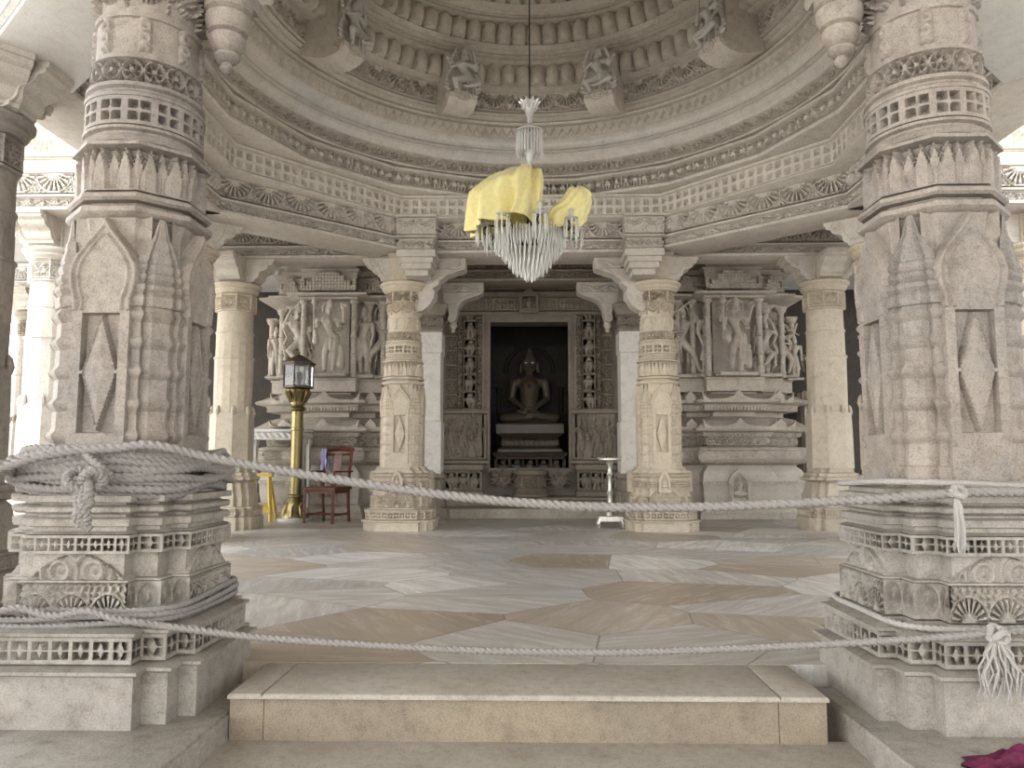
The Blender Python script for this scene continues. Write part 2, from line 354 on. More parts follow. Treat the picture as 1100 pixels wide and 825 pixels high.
# ------------------------------------------------------------------ pillars
PW = stepped(.50)
def panel(g, w, z0, z1, off, fn, depth, res=.006, rz=0, back=.06):
    """upright carved plate facing -y at distance off; fn(x,z)->height 0..1 (below 0 sinks out of sight)"""
    nx = int(2 * w / res); nz = int((z1 - z0) / res); X = np.linspace(-w, w, nx)[:, None] + np.zeros((1, nz)); Z = np.linspace(z0, z1, nz)[None] + np.zeros((nx, 1))
    h = fn(X, Z); Y = -off + depth * (1 - h)
    c, s = math.cos(rz), math.sin(rz); P = np.stack([c * X - s * Y, s * X + c * Y, Z], -1); g.grid(P)
def shaft_face(X, Z):
    ax = np.abs(X)
    # outline: straight strip, then a cusped arch ending in a point
    q = np.clip((Z - 1.90) / .29, 0, 1)
    w = np.where(Z < 1.78, .138, np.where(Z < 1.90, .138 + .024 * np.sin((Z - 1.78) / .12 * PI / 2), .162 * (.5 + .5 * np.cos(q * PI)) ** .8))
    inside = sm(w - ax, .01); rim = sm(.010 - np.abs(ax - (w - .012)), .008) + sm(.007 - np.abs(ax - (w - .045)), .006) * (w > .05)
    h = 1 + rim * .22 * (Z > 1.73)
    zz = (Z - 1.4385) / .2785; rec = np.minimum.reduce([(.088 - ax) / .09, 1 - np.abs(zz)])
    dia = 1 - ax / .083 - np.abs(zz)
    hh = np.where(dia > 0, -.30 + np.clip(dia * .55, 0, .35), -1.0)
    hh = np.maximum(hh, -1.0 + .95 * sm(.045 - np.abs(dia - .05), .04))
    h = np.where(rec > 0, 1 + hh * .9, h); h = np.maximum(h, np.where((rec > 0) & (np.abs(zz) < .035) & (ax > .07), 1., -9))
    h = h + .03 * np.sin(X * 210 + 5 * np.sin(Z * 61)) * np.sin(Z * 180 + 4 * np.sin(X * 90)) * (rec <= 0)
    return np.where(inside > .5, h, h - 1.6 * (1 - inside))
def plain_square_corner():
    return np.array([(.132, .132), (.302, .132), (.302, .180), (.278, .180), (.278, .218), (.218, .278), (.180, .278), (.180, .302), (.132, .302)])

def bracket_mesh():
    g = G(); pr = [(.10, 3.80), (.27, 3.80), (.30, 3.815), (.335, 3.83), (.34, 3.86), (.375, 3.875), (.40, 3.91), (.405, 3.96), (.43, 3.985), (.49, 4.0), (.535, 4.03), (.55, 4.075), (.60, 4.085), (.615, 4.10), (.615, 4.13), (.64, 4.135), (.64, 4.185), (.10, 4.185)]
    g.prism([(x, z) for x, z in pr], -.17, .17, 'y')
    for s in (-1, 1):   # rolled scroll at the sides
        th = np.linspace(0, 4.5 * PI, 60); r = .075 * (1 - th / (5.4 * PI))
        g.tube(np.stack([.475 + r * np.cos(th), np.full(60, s * .172), 4.095 - .005 + r * np.sin(th)], 1), .008, 6)
        g.tube([(.14, s * .172, 3.90), (.30, s * .172, 3.90), (.38, s * .172, 4.0), (.40, s * .172, 4.12)], .008, 6)
    return g.mesh('bracket', M['beam'])
def long_bracket_mesh(bud=True):
    g = G(); pr = [(.10, 3.42)]
    pr = [(.20, 3.80), (.33, 3.80), (.36, 3.62), (.34, 3.52), (.40, 3.46), (.47, 3.50), (.50, 3.60), (.53, 3.74), (.60, 3.84), (.72, 3.90), (.86, 3.94), (.95, 3.99), (.97, 4.05), (.97, 4.185), (.10, 4.185), (.10, 3.80)]
    if not bud: pr = [(.10, 3.34), (.24, 3.34), (.30, 3.35), (.40, 3.43), (.47, 3.54), (.49, 3.64), (.46, 3.71), (.50, 3.73), (.55, 3.77), (.56, 3.83), (.62, 3.86), (.68, 3.92), (.80, 3.95), (.86, 3.99), (.96, 4.01), (.97, 4.05), (.97, 4.185), (.10, 4.185)]
    g.prism(pr, -.15, .15, 'y'); pl = rect(.37, .15) + np.array([.53, 0])
    band(g, pl, 0, .018, 4.0, 4.15, p_scroll, .3, .012, facets=[0, 2])
    for s in (-1, 1):
        th = np.linspace(0, 4.5 * PI, 60); r = .06 * (1 - th / (5.4 * PI)); g.tube(np.stack([.42 + r * np.cos(th), np.full(60, s * .15), 3.55 + r * np.sin(th)], 1), .008, 6)
        g.tube([(.36, s * .152, 3.78), (.46, s * .152, 3.80), (.56, s * .152, 3.90), (.74, s * .152, 3.96), (.92, s * .152, 4.0)], .01, 6)
    if bud: g.lathe([(0, 3.30), (.03, 3.31), (.045, 3.34), (.03, 3.365), (.05, 3.38), (.075, 3.42), (.07, 3.46), (.04, 3.5)], 20, (.42, 0, 0))
    return g.mesh('carved_bracket', M['beam'])
BRK = bracket_mesh(); LBRK = long_bracket_mesh(); CBRK = long_bracket_mesh(False)

def make_ornate(loc, label, mats=('base', 'pillar')):
    mb, mp = M[mats[0]], M[mats[1]]
    t = thing('carved_pillar', label, 'pillar', loc, 0)
    # base: stepped mouldings
    g = G(); sweep(g, PW, [(.02, -.09), (.02, .125), (.045, .135), (.045, .15), (.0, .163), (-.06, .166), (-.06, .282), (.01, .286), (.012, .30), (-.06, .318), (-.07, .335), (-.10, .34), (-.10, .498), (-.07, .50), (-.07, .508), (-.105, .512), (-.105, .62), (-.13, .622), (-.13, .705), (-.07, .708), (-.088, .716),
        (-.10, .72), (-.10, .738), (-.080, .742), (-.078, .770), (-.085, .776), (-.115, .78), (-.115, .792), (-.085, .797), (-.076, .806), (-.076, .822), (-.086, .83), (-.115, .834), (-.115, .844), (-.072, .848), (-.072, .876), (-.11, .88), (-.115, .90), (-.14, .91), (-.14, .94)])
    base = obj('base', g, mb, t)
    g = G(); band(g, PW, -.055, -.003, .170, .281, p_lattice, .088, .0055); obj('lattice_band', g, mb, base)
    g = G(); band(g, PW, -.125, -.070, .623, .704, p_lattice, .075, .0055); obj('lattice_band', g, mb, base)
    g = G(); band(g, PW, -.098, -.062, .345, .498, p_lotuspanel, .20, .0055); obj('lotus_panel', g, mb, base)
    g = G()
    for k in range(4):
        def crest(X, Z):
            z = (Z - .508) / .112; w = .20 * (1 - z) ** .6 + .02; d = w - np.abs(X); r = np.hypot(np.abs(X) - .075, Z - .545)
            h = .55 + .45 * np.cos(r * 150) ; h = np.where(d > 0, np.clip(h, .2, 1), -3.5); rim = np.abs(d) < .014; return np.where(rim & (d > -.004), 1., h)
        panel(g, .24, .508, .618, .416, crest, .024, .006, k * PI / 2)
    obj('scroll_crest', g, mb, base)
    # shaft
    g = G()
    sweep(g, octagon(.258), [(0, .92), (0, 2.10), (.02, 2.2)])
    sh = obj('shaft', g, mp, t)
    pm = None
    for k in range(4):
        if pm is None:
            g = G(); panel(g, .185, .93, 2.20, .325, shaft_face, .046, .005); pm = g.mesh('diamond_panel', mp, 50)
        obj('diamond_panel', pm, mp, sh, rot=(0, 0, k * PI / 2))
    g = G(); cp = plain_square_corner(); prof = [(.012, .93), (.012, 1.0), (.0, 1.01), (-.004, 1.10)]
    for zc in (1.145, 1.295, 1.445, 1.585, 1.715): prof += [(-.005, zc - .036), (.004, zc - .022), (.012, zc - .010), (.015, zc + .002), (.010, zc + .012), (.0, zc + .022), (-.005, zc + .036)]
    prof += [(.004, 1.755), (.01, 1.775), (.01, 1.80), (0, 1.815, .99), (.014, 1.835, .98), (.014, 1.855, .97), (0, 1.868, .96), (.012, 1.885, .95), (.012, 1.905, .93), (0, 1.918, .91), (.010, 1.935, .89), (.010, 1.955, .86), (0, 1.968, .82), (.008, 1.985, .78), (.006, 2.01, .70), (0, 2.035, .58), (.008, 2.05, .54), (.008, 2.07, .48), (0, 2.09, .36), (0, 2.19, .12)]
    sweep(g, cp, prof, c=(.22, .22)); tm = g.mesh('corner_turret', mp, 30)
    for k in range(4): obj('corner_turret', tm, mp, sh, rot=(0, 0, k * PI / 2))
    g = G(); sweep(g, octagon(.30), [(-.04, 2.185), (.0, 2.195), (.014, 2.212), (.014, 2.235), (.0, 2.246), (-.045, 2.249), (-.045, 2.266), (.0, 2.269), (.012, 2.282), (.012, 2.300), (-.005, 2.311), (-.045, 2.315), (-.05, 2.325)])
    obj('ring_moulding', g, mp, t)
    g = G(); band(g, octagon(.235), 0, .058, 2.32, 2.545, p_petals, .12, .0055, slope=.01); sweep(g, octagon(.235), [(-.01, 2.30), (-.01, 2.53), (.03, 2.535), (.068, 2.545), (.068, 2.562), (.0, 2.57)])
    obj('petal_band', g, mp, t)
    g = G(); c = circle(.272, 96)
    sweep(g, c, [(-.05, 2.56), (-.02, 2.565), (.012, 2.575), (.022, 2.592), (.012, 2.61), (-.01, 2.62), (-.01, 2.63), (.012, 2.638), (.014, 2.652), (-.05, 2.66), (-.05, 2.80), (.014, 2.803), (.016, 2.82), (-.005, 2.835), (-.005, 2.845), (.012, 2.855), (.01, 2.875), (-.06, 2.885), (-.06, 3.0), (-.05, 3.01)])
    obj('ring_moulding', g, mp, t)
    g = G(); band(g, circle(.272, 96), -.045, .010, 2.660, 2.802, p_star, .128, .006, smooth=True); obj('lattice_band', g, mp, t)
    g = G(); band(g, circle(.272, 96), -.055, -.004, 2.883, 3.005, p_circles, .11, .006, smooth=True); obj('carved_band', g, mp, t)
    g = G(); sweep(g, circle(.245, 64), [(0, 3.0), (0, 3.22), (.012, 3.225), (.012, 3.25), (-.005, 3.255), (-.005, 3.64)])
    band(g, circle(.243, 64), 0, .024, 3.02, 3.22, p_chain, .2, .007, smooth=True); obj('upper_shaft', g, mp, t)
    g = G(); band(g, circle(.245, 64), -.012, .038, 3.26, 3.46, p_garland, .20, .007, smooth=True); band(g, circle(.245, 64), -.015, .045, 3.47, 3.645, p_arab, .27, .007, smooth=True); obj('garland_band', g, mp, t)
    capital(t, mp); return t
def capital(t, mp, r=.30):
    g = G(); sweep(g, circle(r, 64), [(-.06, 3.63), (.0, 3.64), (.005, 3.655), (.03, 3.665), (.045, 3.69), (.04, 3.715), (.06, 3.725), (.085, 3.75), (.085, 3.775), (.06, 3.795), (-.05, 3.80)])
    obj('capital_ring', g, mp, t)
    g = G(); sweep(g, rect(.2, .2), [(0, 3.79), (0, 4.19)]); obj('capital_core', g, mp, t)
def brackets(t, angs, longs=(), mat=None):
    for a in angs: obj('bracket', BRK, None, t, rot=(0, 0, math.radians(a)))
    for a in longs: obj('carved_bracket', CBRK, None, t, rot=(0, 0, math.radians(a)))
def impost(t, sx, sy):
    """corner block stepping out towards the middle of the dome"""
    g = G(); pl = rect(.27, .27)
    sweep(g, pl, [(-.10, 3.80), (-.10, 3.88), (-.05, 3.90), (-.05, 3.98), (-.02, 3.985), (-.02, 4.06), (.02, 4.07), (.02, 4.17), (-.01, 4.18), (-.01, 4.345), (.03, 4.36), (.03, 4.385), (.0, 4.40), (.0, 4.655), (.04, 4.67), (.05, 4.705)])
    o = obj('impost_block', g, M['beam'], t, loc=(sx * .27, sy * .42, 0))
    g = G(); band(g, pl, -.03, .02, 4.185, 4.34, p_scroll, .28, .011); obj('scroll_frieze', g, M['beam'], o)
    g = G(); band(g, pl, .005, .03, 4.40, 4.65, p_halflotus, .27, .011); obj('lotus_frieze', g, M['beam'], o)

pil = {}
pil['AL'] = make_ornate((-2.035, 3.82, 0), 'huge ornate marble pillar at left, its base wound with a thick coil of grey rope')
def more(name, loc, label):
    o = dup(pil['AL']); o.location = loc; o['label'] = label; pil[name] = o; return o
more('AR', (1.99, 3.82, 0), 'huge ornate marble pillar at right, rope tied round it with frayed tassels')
more('CL', (-1.985, 11.9, 0), 'slender ornate marble pillar beside the wooden armchair, left of the dark doorway')
more('CR', (1.965, 11.9, 0), 'slender ornate marble pillar beside the small offering stand, right of the dark doorway')
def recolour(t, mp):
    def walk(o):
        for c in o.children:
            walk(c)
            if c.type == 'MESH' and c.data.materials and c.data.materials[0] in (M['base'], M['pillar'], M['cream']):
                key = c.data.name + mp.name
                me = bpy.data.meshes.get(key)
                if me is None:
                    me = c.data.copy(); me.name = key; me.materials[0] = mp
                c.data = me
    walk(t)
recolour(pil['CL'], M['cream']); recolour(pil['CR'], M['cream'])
for k in ('CL', 'CR'):
    base = [c for c in pil[k].children if c.name.startswith('base')][0]
    for q in range(4):
        g = G()
        out = [(-.085, .56), (.085, .56), (.085, .74), (.10, .76), (.06, .80), (.05, .84), (0, .885), (-.05, .84), (-.06, .80), (-.10, .76), (-.085, .74)]
        inn = [(x * .62, .70 + (z - .70) * .70) for x, z in out]
        P = np.array([[(x, -.40, z) for x, z in out], [(x, -.485, z) for x, z in out], [(x, -.485, z) for x, z in inn], [(x, -.455, z) for x, z in inn]])
        g.grid(P, cv=True); g.ngon([(x, -.455, z) for x, z in inn])
        g.ball((0, -.462, .77), (.018, .018, .022)); g.ball((0, -.462, .71), (.028, .02, .045)); g.ball((0, -.462, .655), (.05, .022, .022))
        for s in (-1, 1): g.tube([(s * .025, -.462, .735), (s * .045, -.465, .70), (s * .02, -.472, .67)], .008, 6)
        obj('niche', g, M['cream'], base, rot=(0, 0, q * PI / 2))
impost(pil['AL'], 1, 1); impost(pil['AR'], -1, 1); impost(pil['CL'], 1, -1); impost(pil['CR'], -1, -1)
brackets(pil['CL'], (180, 140, 90), (0,)); brackets(pil['CR'], (0, 40, 90), (180,))
brackets(pil['AL'], (180, 220, 270)); brackets(pil['AR'], (0, -40, 270))
for k, s in (('AL', 1), ('AR', -1)):   # hanging bud of the arch bracket
    g = G(); g.lathe([(0, 3.06), (.018, 3.065), (.035, 3.085), (.034, 3.105), (.025, 3.12), (.05, 3.13), (.066, 3.15), (.066, 3.165), (.056, 3.175), (.075, 3.19), (.092, 3.23), (.092, 3.26), (.078, 3.275), (.098, 3.285), (.115, 3.33), (.118, 3.37), (.10, 3.385), (.122, 3.40), (.125, 3.45), (.10, 3.48)], 28)
    sweep(g, rect(.12, .12), [(0, 3.45), (.01, 3.47), (.01, 3.52), (-.02, 3.53), (-.02, 3.7), (.03, 3.72), (.03, 4.18)])
    g.prism([(-.42 * s, 3.62), (0, 3.55), (0, 4.15), (-.42 * s, 4.15)] if s > 0 else [(0, 3.55), (.42, 3.62), (.42, 4.15), (0, 4.15)], -.1, .1)
    obj('pendant_bracket', g, M['pillar'], pil[k], loc=(s * .40, .03, 0))

def make_plain(loc, label, mat):
    mp = M[mat]; t = thing('plain_pillar', label, 'pillar', loc)
    g = G(); sq = stepped(.42, .62, .86)
    sweep(g, stepped(.45, .62, .84), [(.0, 0), (0, .18), (-.03, .20), (-.03, .31), (-.0, .315), (-.01, .33), (-.07, .345), (-.07, .52), (-.09, .55), (-.11, .68), (-.14, .72), (-.06, .74), (-.06, .78), (-.10, .80), (-.10, .84), (-.15, .86), (-.15, .93)])
    b = obj('base', g, mp, t)
    g = G(); band(g, stepped(.45, .62, .84), -.035, -.012, .205, .305, p_lattice, .088, .012); obj('lattice_band', g, mp, b)
    g = G(); band(g, stepped(.45, .62, .84), -.09, -.068, .35, .515, p_lotuspanel, .2, .012); obj('lotus_panel', g, mp, b)
    # shaft: octagon below, sixteen sides above, round at the top
    g = G(); o8 = octagon(.312); sweep(g, o8, [(0, .92), (-.004, 1.5), (-.012, 1.73), (-.02, 1.76)]); s_ = obj('shaft', g, mp, t)
    g = G(); g.tube([(.303, 0, 1.70), (.313, 0, 1.77), (.305, 0, 1.84), (.295, 0, 1.88)], [.02, .034, .024, .004], 8); lm = g.mesh('corner_leaf', mp)
    for k in range(8): obj('corner_leaf', lm, None, s_, rot=(0, 0, k * PI / 4 + PI / 8))
    g = G(); sweep(g, circle(.298, 16, PI / 16), [(-.01, 1.74), (-.002, 2.6), (.012, 2.605), (.012, 2.63), (-.012, 2.635), (-.015, 2.85)]); obj('middle_shaft', g, mp, t, angle=15)
    g = G(); sweep(g, circle(.278, 48), [(0, 2.84), (0, 3.0), (.012, 3.005), (.012, 3.03), (-.004, 3.035), (-.01, 3.35)]); obj('upper_shaft', g, mp, t)
    g = G(); sweep(g, octagon(.272), [(-.02, 3.34), (.015, 3.35), (.015, 3.37), (-.01, 3.375), (-.01, 3.62), (.01, 3.625), (0, 3.65)]); band(g, octagon(.272), -.012, .018, 3.38, 3.61, p_arab, .24, .011); obj('carved_band', g, mp, t)
    capital(t, mp); return t
pil['KL'] = make_plain((-4.66, 11.9, 0), 'plain octagonal cream pillar left of the brass lantern post', 'cream')
def more2(name, loc, label):
    o = dup(pil['KL']); o.location = loc; o['label'] = label; pil[name] = o; return o
more2('KR', (4.57, 11.9, 0), 'plain octagonal cream pillar at the outer end of the right sculptured wall')
more2('BL', (-4.50, 9.8, 0), 'plain pillar mostly hidden behind the huge left pillar')
more2('BR', (4.50, 9.8, 0), 'plain pillar mostly hidden behind the huge right pillar')
more2('BFL', (-4.47, 5.9, 0), 'grey plain pillar cut by the left edge of the photo')
more2('OL', (-6.33, 9.9, 0), 'sunlit white pillar in the left aisle, seen just left of the huge left pillar')
more2('OR', (6.45, 9.9, 0), 'pale pillar in the right aisle, a sliver at the right edge of the photo')
more2('FL', (-9.35, 14.2, 0), 'distant brown pillar in the left aisle, just right of the edge-cut grey pillar')
for k, a in dict(KL=(0, 90, 180, 270), KR=(0, 90, 180, 270), BL=(180, 90, 270, 40), BR=(0, 90, 270, 140), BFL=(0, 90, 180, -40), OL=(0, 90, 180, 270), OR=(0, 90, 180, 270), FL=(0, 90, 180, 270)).items(): brackets(pil[k], a)
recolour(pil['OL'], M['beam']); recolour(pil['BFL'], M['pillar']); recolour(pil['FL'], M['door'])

# ------------------------------------------------------------------ beams
def beam(name, label, p0, p1, half, mat='beam', z=(4.18, 4.72), period=(.42, .55), group=None, res=.013):
    p0, p1 = np.array(p0, float), np.array(p1, float); d = p1 - p0; L = np.linalg.norm(d); rz = math.atan2(d[1], d[0]); mid = (p0 + p1) / 2
    t = thing(name, label, 'beam', (mid[0], mid[1], 0), rz, group)
    pl = rect(L / 2, half); z0, z1 = z
    g = G(); sweep(g, pl, [(-.02, z0), (0, z0 + .01), (0, z0 + .05), (-.05, z0 + .055), (-.05, z0 + .165), (.01, z0 + .172), (.02, z0 + .185), (.02, z0 + .20), (-.02, z0 + .215), (-.07, z0 + .225), (-.07, z0 + .47), (.0, z0 + .475), (.02, z0 + .49), (.02, z1)])
    obj('beam_body', g, M[mat], t)
    g = G(); band(g, pl, -.045, .005, z0 + .055, z0 + .165, p_scroll, period[0] * .8, res, facets=[0, 2]); obj('scroll_frieze', g, M[mat], t)
    g = G(); band(g, pl, -.065, .012, z0 + .225, z0 + .47, p_halflotus, period[1] * .8, res, facets=[0, 2]); obj('lotus_frieze', g, M[mat], t)
    return t
CY = 7.87
def xs(p, s): return (p[0] * s, p[1])
gb = 'carved beams round the dome'
beam('carved_beam', 'carved beam across the back, right above the dark doorway', (-2.2, 11.82), (2.2, 11.82), .36)
for s, w in ((-1, 'left'), (1, 'right')):
    # slanting sides of the eight-sided frame
    a = np.array((2.06, 11.18)); b = np.array((3.97, 9.46)); n = np.array((b - a)[::-1] * (-1, 1)); n = n / np.linalg.norm(n)
    if n @ np.array((1, 1)) < 0: n = -n
    d = (b - a) / np.linalg.norm(b - a); A = a + n * .34 - d * .12; B = b + n * .34 + d * .50
    beam('carved_beam', 'slanting carved beam with half lotuses at the far %s, its pale underside showing' % w, (A[0] * s, A[1]), (B[0] * s, B[1]), .34)
    a2 = np.array((2.06, CY * 2 - 11.18)); b2 = np.array((3.97, CY * 2 - 9.46)); A = a2 + np.array((n[0], -n[1])) * .34; B = b2 + np.array((n[0], -n[1])) * .34
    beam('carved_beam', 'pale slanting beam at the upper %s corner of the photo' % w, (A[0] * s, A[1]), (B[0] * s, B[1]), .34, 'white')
    beam('carved_beam', 'side beam running front to back behind the huge %s pillar' % w, (4.31 * s, 6.2), (4.31 * s, 9.55), .34)
    beam('carved_beam', 'cross beam over the sculptured wall at the far %s' % w, (2.2 * s, 11.95), (6.4 * s, 11.95), .25)
    beam('carved_beam', 'sunlit beam with half lotuses beyond the huge %s pillar' % w, (4.9 * s, 9.62), (9.0 * s, 9.62), .30)
    beam('carved_beam', 'shaded beam running back from the outer aisle pillar on the %s' % w, (6.4 * s, 9.9), (6.4 * s, 14.2), .25)
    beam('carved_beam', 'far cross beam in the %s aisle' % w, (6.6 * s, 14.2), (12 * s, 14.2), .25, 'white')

# ------------------------------------------------------------------ dome
def ring(t, name, plan, prof, mat='dome', part=True):
    """prof rows: (offset outwards (negative = towards the middle), z)"""
    g = G(); sweep(g, plan, prof, cap=False); o = obj(name, g, M[mat], t); return o
dome = thing('corbelled_dome', 'great corbelled marble dome of carved concentric rings overhead', 'dome', (0, CY, 0))
A8 = np.array([(-1.95, -3.38), (1.95, -3.38), (3.74, -1.40), (3.74, 1.40), (1.95, 3.38), (-1.95, 3.38), (-3.74, 1.40), (-3.74, -1.40)])
o = ring(dome, 'lattice_ring', A8, [(.9, 4.69), (-.0, 4.69), (-.02, 4.70), (-.02, 4.715), (.07, 4.725), (.07, 4.97), (-.03, 4.975), (-.05, 4.985), (-.05, 5.01), (-.02, 5.02), (.9, 5.03)])
g = G(); band(g, A8, .06, -.012, 4.728, 4.968, p_squares, .27, .014); obj('pierced_band', g, M['dome'], o)
P16 = circle(3.58, 16, PI / 16)
o = ring(dome, 'figure_ring', P16, [(.9, 5.02), (.03, 5.02), (.02, 5.03), (.02, 5.06), (.09, 5.07), (.09, 5.26), (.0, 5.265), (-.03, 5.28), (-.03, 5.31), (.05, 5.33), (.06, 5.36), (.9, 5.37)])
g = G(); band(g, P16, .09, -.005, 5.072, 5.262, p_figures, .135, .011); obj('figure_frieze', g, M['dome'], o)
c = circle(3.50, 160)
o = ring(dome, 'roundel_ring', c, [(.9, 5.35), (.02, 5.35), (.0, 5.37), (.09, 5.38), (.09, 5.56), (.0, 5.565), (-.02, 5.58), (-.02, 5.60), (.06, 5.61), (.9, 5.62)])
g = G(); band(g, c, .09, -.025, 5.382, 5.562, p_circles, .235, .013, smooth=True); obj('roundel_frieze', g, M['dome'], o)
c = circle(3.40, 160)
ring(dome, 'smooth_cornice', c, [(.9, 5.60), (.08, 5.60), (.06, 5.62), (.02, 5.63), (.0, 5.65), (.0, 5.69), (.03, 5.70), (.03, 5.715), (-.01, 5.725), (-.03, 5.75), (-.03, 5.775), (.0, 5.785), (.07, 5.80), (.07, 5.815), (-.02, 5.82), (-.045, 5.83), (-.05, 5.85), (-.045, 5.86), (-.035, 5.87), (-.03, 5.93), (-.055, 5.99), (-.11, 6.035), (-.16, 6.05), (-.165, 6.065), (.9, 6.07)], 'dome_smooth')
c = circle(3.20, 160)
o = ring(dome, 'zigzag_ring', c, [(.9, 6.05), (-.0, 6.05), (.0, 6.19), (-.03, 6.195), (-.04, 6.21), (-.04, 6.24), (-.0, 6.25), (-.02, 6.27), (-.07, 6.285), (-.085, 6.31), (-.085, 6.335), (-.05, 6.345), (-.05, 6.36), (-.12, 6.39), (-.16, 6.40), (-.165, 6.43), (-.13, 6.44), (-.15, 6.455), (-.22, 6.465), (-.23, 6.49), (.9, 6.50)])
g = G(); band(g, c, .02, -.06, 6.055, 6.195, p_zig, .13, .012, smooth=True); obj('zigzag_band', g, M['dome'], o)
c = circle(2.96, 160)
o = ring(dome, 'lotus_ring', c, [(.9, 6.48), (.0, 6.48), (.06, 6.50), (.06, 6.74), (-.02, 6.745), (-.05, 6.76), (-.05, 6.80), (.9, 6.82)])
g = G(); band(g, c, .05, -.04, 6.505, 6.74, lambda U, V, a: p_halflotus(U, V, a), .36, .014, smooth=True); obj('lotus_frieze', g, M['dome'], o)
def lobe_ring(R, z0, z1, slope, per, mould, name='lobe_ring'):
    c = circle(R, 160)
    o = ring(dome, name, c, [(.9, z0 - .03), (.02, z0 - .03), (-.0, z0 - .02), (.03, z0), (.03 - slope, z1), (-slope - .02, z1 + .01)] + [(a - slope, z1 + .01 + b) for a, b in mould] + [(.9, z1 + .02 + mould[-1][1])])
    g = G(); band(g, c, .03, -.12, z0, z1, p_lobes, per, .014, smooth=True, slope=slope); obj('lobes', g, M['dome'], o); return o
lobe_ring(2.75, 6.80, 7.06, .05, .215, [(-.03, .01), (-.07, .02), (-.07, .05), (-.04, .06), (-.05, .08), (-.10, .09), (-.10, .12), (-.08, .13), (-.12, .15), (-.16, .16), (-.16, .19), (-.14, .2), (-.2, .22)])
lobe_ring(2.42, 7.28, 7.53, .05, .215, [(-.03, .01), (-.07, .02), (-.07, .05), (-.04, .06), (-.05, .08), (-.10, .09), (-.10, .12), (-.14, .13), (-.16, .16), (-.2, .2)])
lobe_ring(2.06, 7.72, 7.96, .05, .21, [(-.03, .01), (-.07, .02), (-.07, .05), (-.10, .09), (-.10, .12), (-.16, .16), (-.2, .2)])
lobe_ring(1.70, 8.15, 8.36, .05, .2, [(-.03, .01), (-.07, .05), (-.10, .12), (-.2, .16)])
g = G(); sweep(g, circle(1.45, 96), [(.6, 8.52), (0, 8.52), (-.1, 8.6), (-.1, 8.7), (-.5, 8.75), (-.55, 8.9), (-.95, 8.92), (-1.0, 9.05)]); obj('dome_crown', g, M['dome'], dome)

DZ = np.array([(0, 0), (4.69, 4.66), (5.07, 5.07), (5.26, 5.26), (5.38, 5.37), (5.56, 5.52), (5.60, 5.55), (5.71, 5.675), (5.82, 5.71), (5.93, 5.77), (6.05, 5.825), (6.07, 5.84), (6.195, 5.95), (6.40, 6.06), (6.48, 6.09), (6.50, 6.11), (6.74, 6.38), (6.80, 6.41), (7.06, 6.69), (7.28, 6.86), (7.53, 7.13), (7.72, 7.24), (7.96, 7.46), (8.15, 7.6), (9.3, 8.6)])
def courses(o):   # heights of the dome's courses
    for c in o.children:
        courses(c)
        if c.type == 'MESH':
            n = len(c.data.vertices); co = np.empty(n * 3, np.float32); c.data.vertices.foreach_get('co', co); co = co.reshape(-1, 3)
            co[:, 2] = np.interp(co[:, 2], DZ[:, 0], DZ[:, 1]); c.data.vertices.foreach_set('co', co.ravel()); c.data.update()
courses(dome)

# ------------------------------------------------------------------ figures (one continuous skin each)
def capsule(g, p0, r0, p1, r1, n=12, flat=1.):
    p0, p1 = np.array(p0, float), np.array(p1, float); d = p1 - p0; L = np.linalg.norm(d) + 1e-9; d /= L
    u = np.cross(d, [0, 1, 0]); 
    if np.linalg.norm(u) < .1: u = np.cross(d, [1, 0, 0])
    u /= np.linalg.norm(u); w = np.cross(d, u); pr = []
    for a in np.linspace(-PI / 2, 0, 5): pr.append((r0 * math.cos(a) + 1e-5, r0 * math.sin(a)))
    for a in np.linspace(0, PI / 2, 5): pr.append((r1 * math.cos(a) + 1e-5, L + r1 * math.sin(a)))
    th = np.linspace(0, 2 * PI, n, endpoint=False); pr = np.array(pr)
    ring = (np.cos(th)[:, None] * u + np.sin(th)[:, None] * w)
    P = p0 + pr[None, :, 1:2] * d + pr[None, :, 0:1] * ring[:, None]
    g.grid(P, cu=True)
def skin(g, name, mat, voxel, smooth=2):
    me = g.mesh(name + '_raw', mat); o = bpy.data.objects.new('tmp', me); COL.objects.link(o)
    r = o.modifiers.new('r', 'REMESH'); r.mode = 'VOXEL'; r.voxel_size = voxel; r.use_smooth_shade = True
    if smooth: s_ = o.modifiers.new('s', 'SMOOTH'); s_.iterations = smooth; s_.factor = .5
    dg = bpy.context.evaluated_depsgraph_get(); m2 = bpy.data.meshes.new_from_object(o.evaluated_get(dg)); m2.name = name
    bpy.data.objects.remove(o); bpy.data.meshes.remove(me); 
    if not m2.materials: m2.materials.append(mat)
    m2.polygons.foreach_set('use_smooth', np.ones(len(m2.polygons), bool)); return m2
def hand(g, e, h, k=1.):
    """palm with four bent fingers and a thumb, pointing on from the forearm"""
    e, h = np.array(e, float), np.array(h, float); d = h - e; d /= np.linalg.norm(d); s = np.cross(d, [0, -1, 0]); s /= np.linalg.norm(s) + 1e-9
    capsule(g, h, .017 * k, h + d * .025 * k, .019 * k)
    for q, l in zip((-1.5, -.5, .5, 1.5), (.026, .034, .036, .028)):
        a = h + d * .036 * k + s * q * .0095 * k; b = a + d * l * .55 * k; capsule(g, a, .006 * k, b, .0055 * k, 8); capsule(g, b, .0055 * k, b + (d * .5 + np.array([0, -.8, 0])) * l * .5 * k, .005 * k, 8)
    t = h + s * .018 * k; capsule(g, t, .007 * k, t + (d + s) * .02 * k, .006 * k, 8)
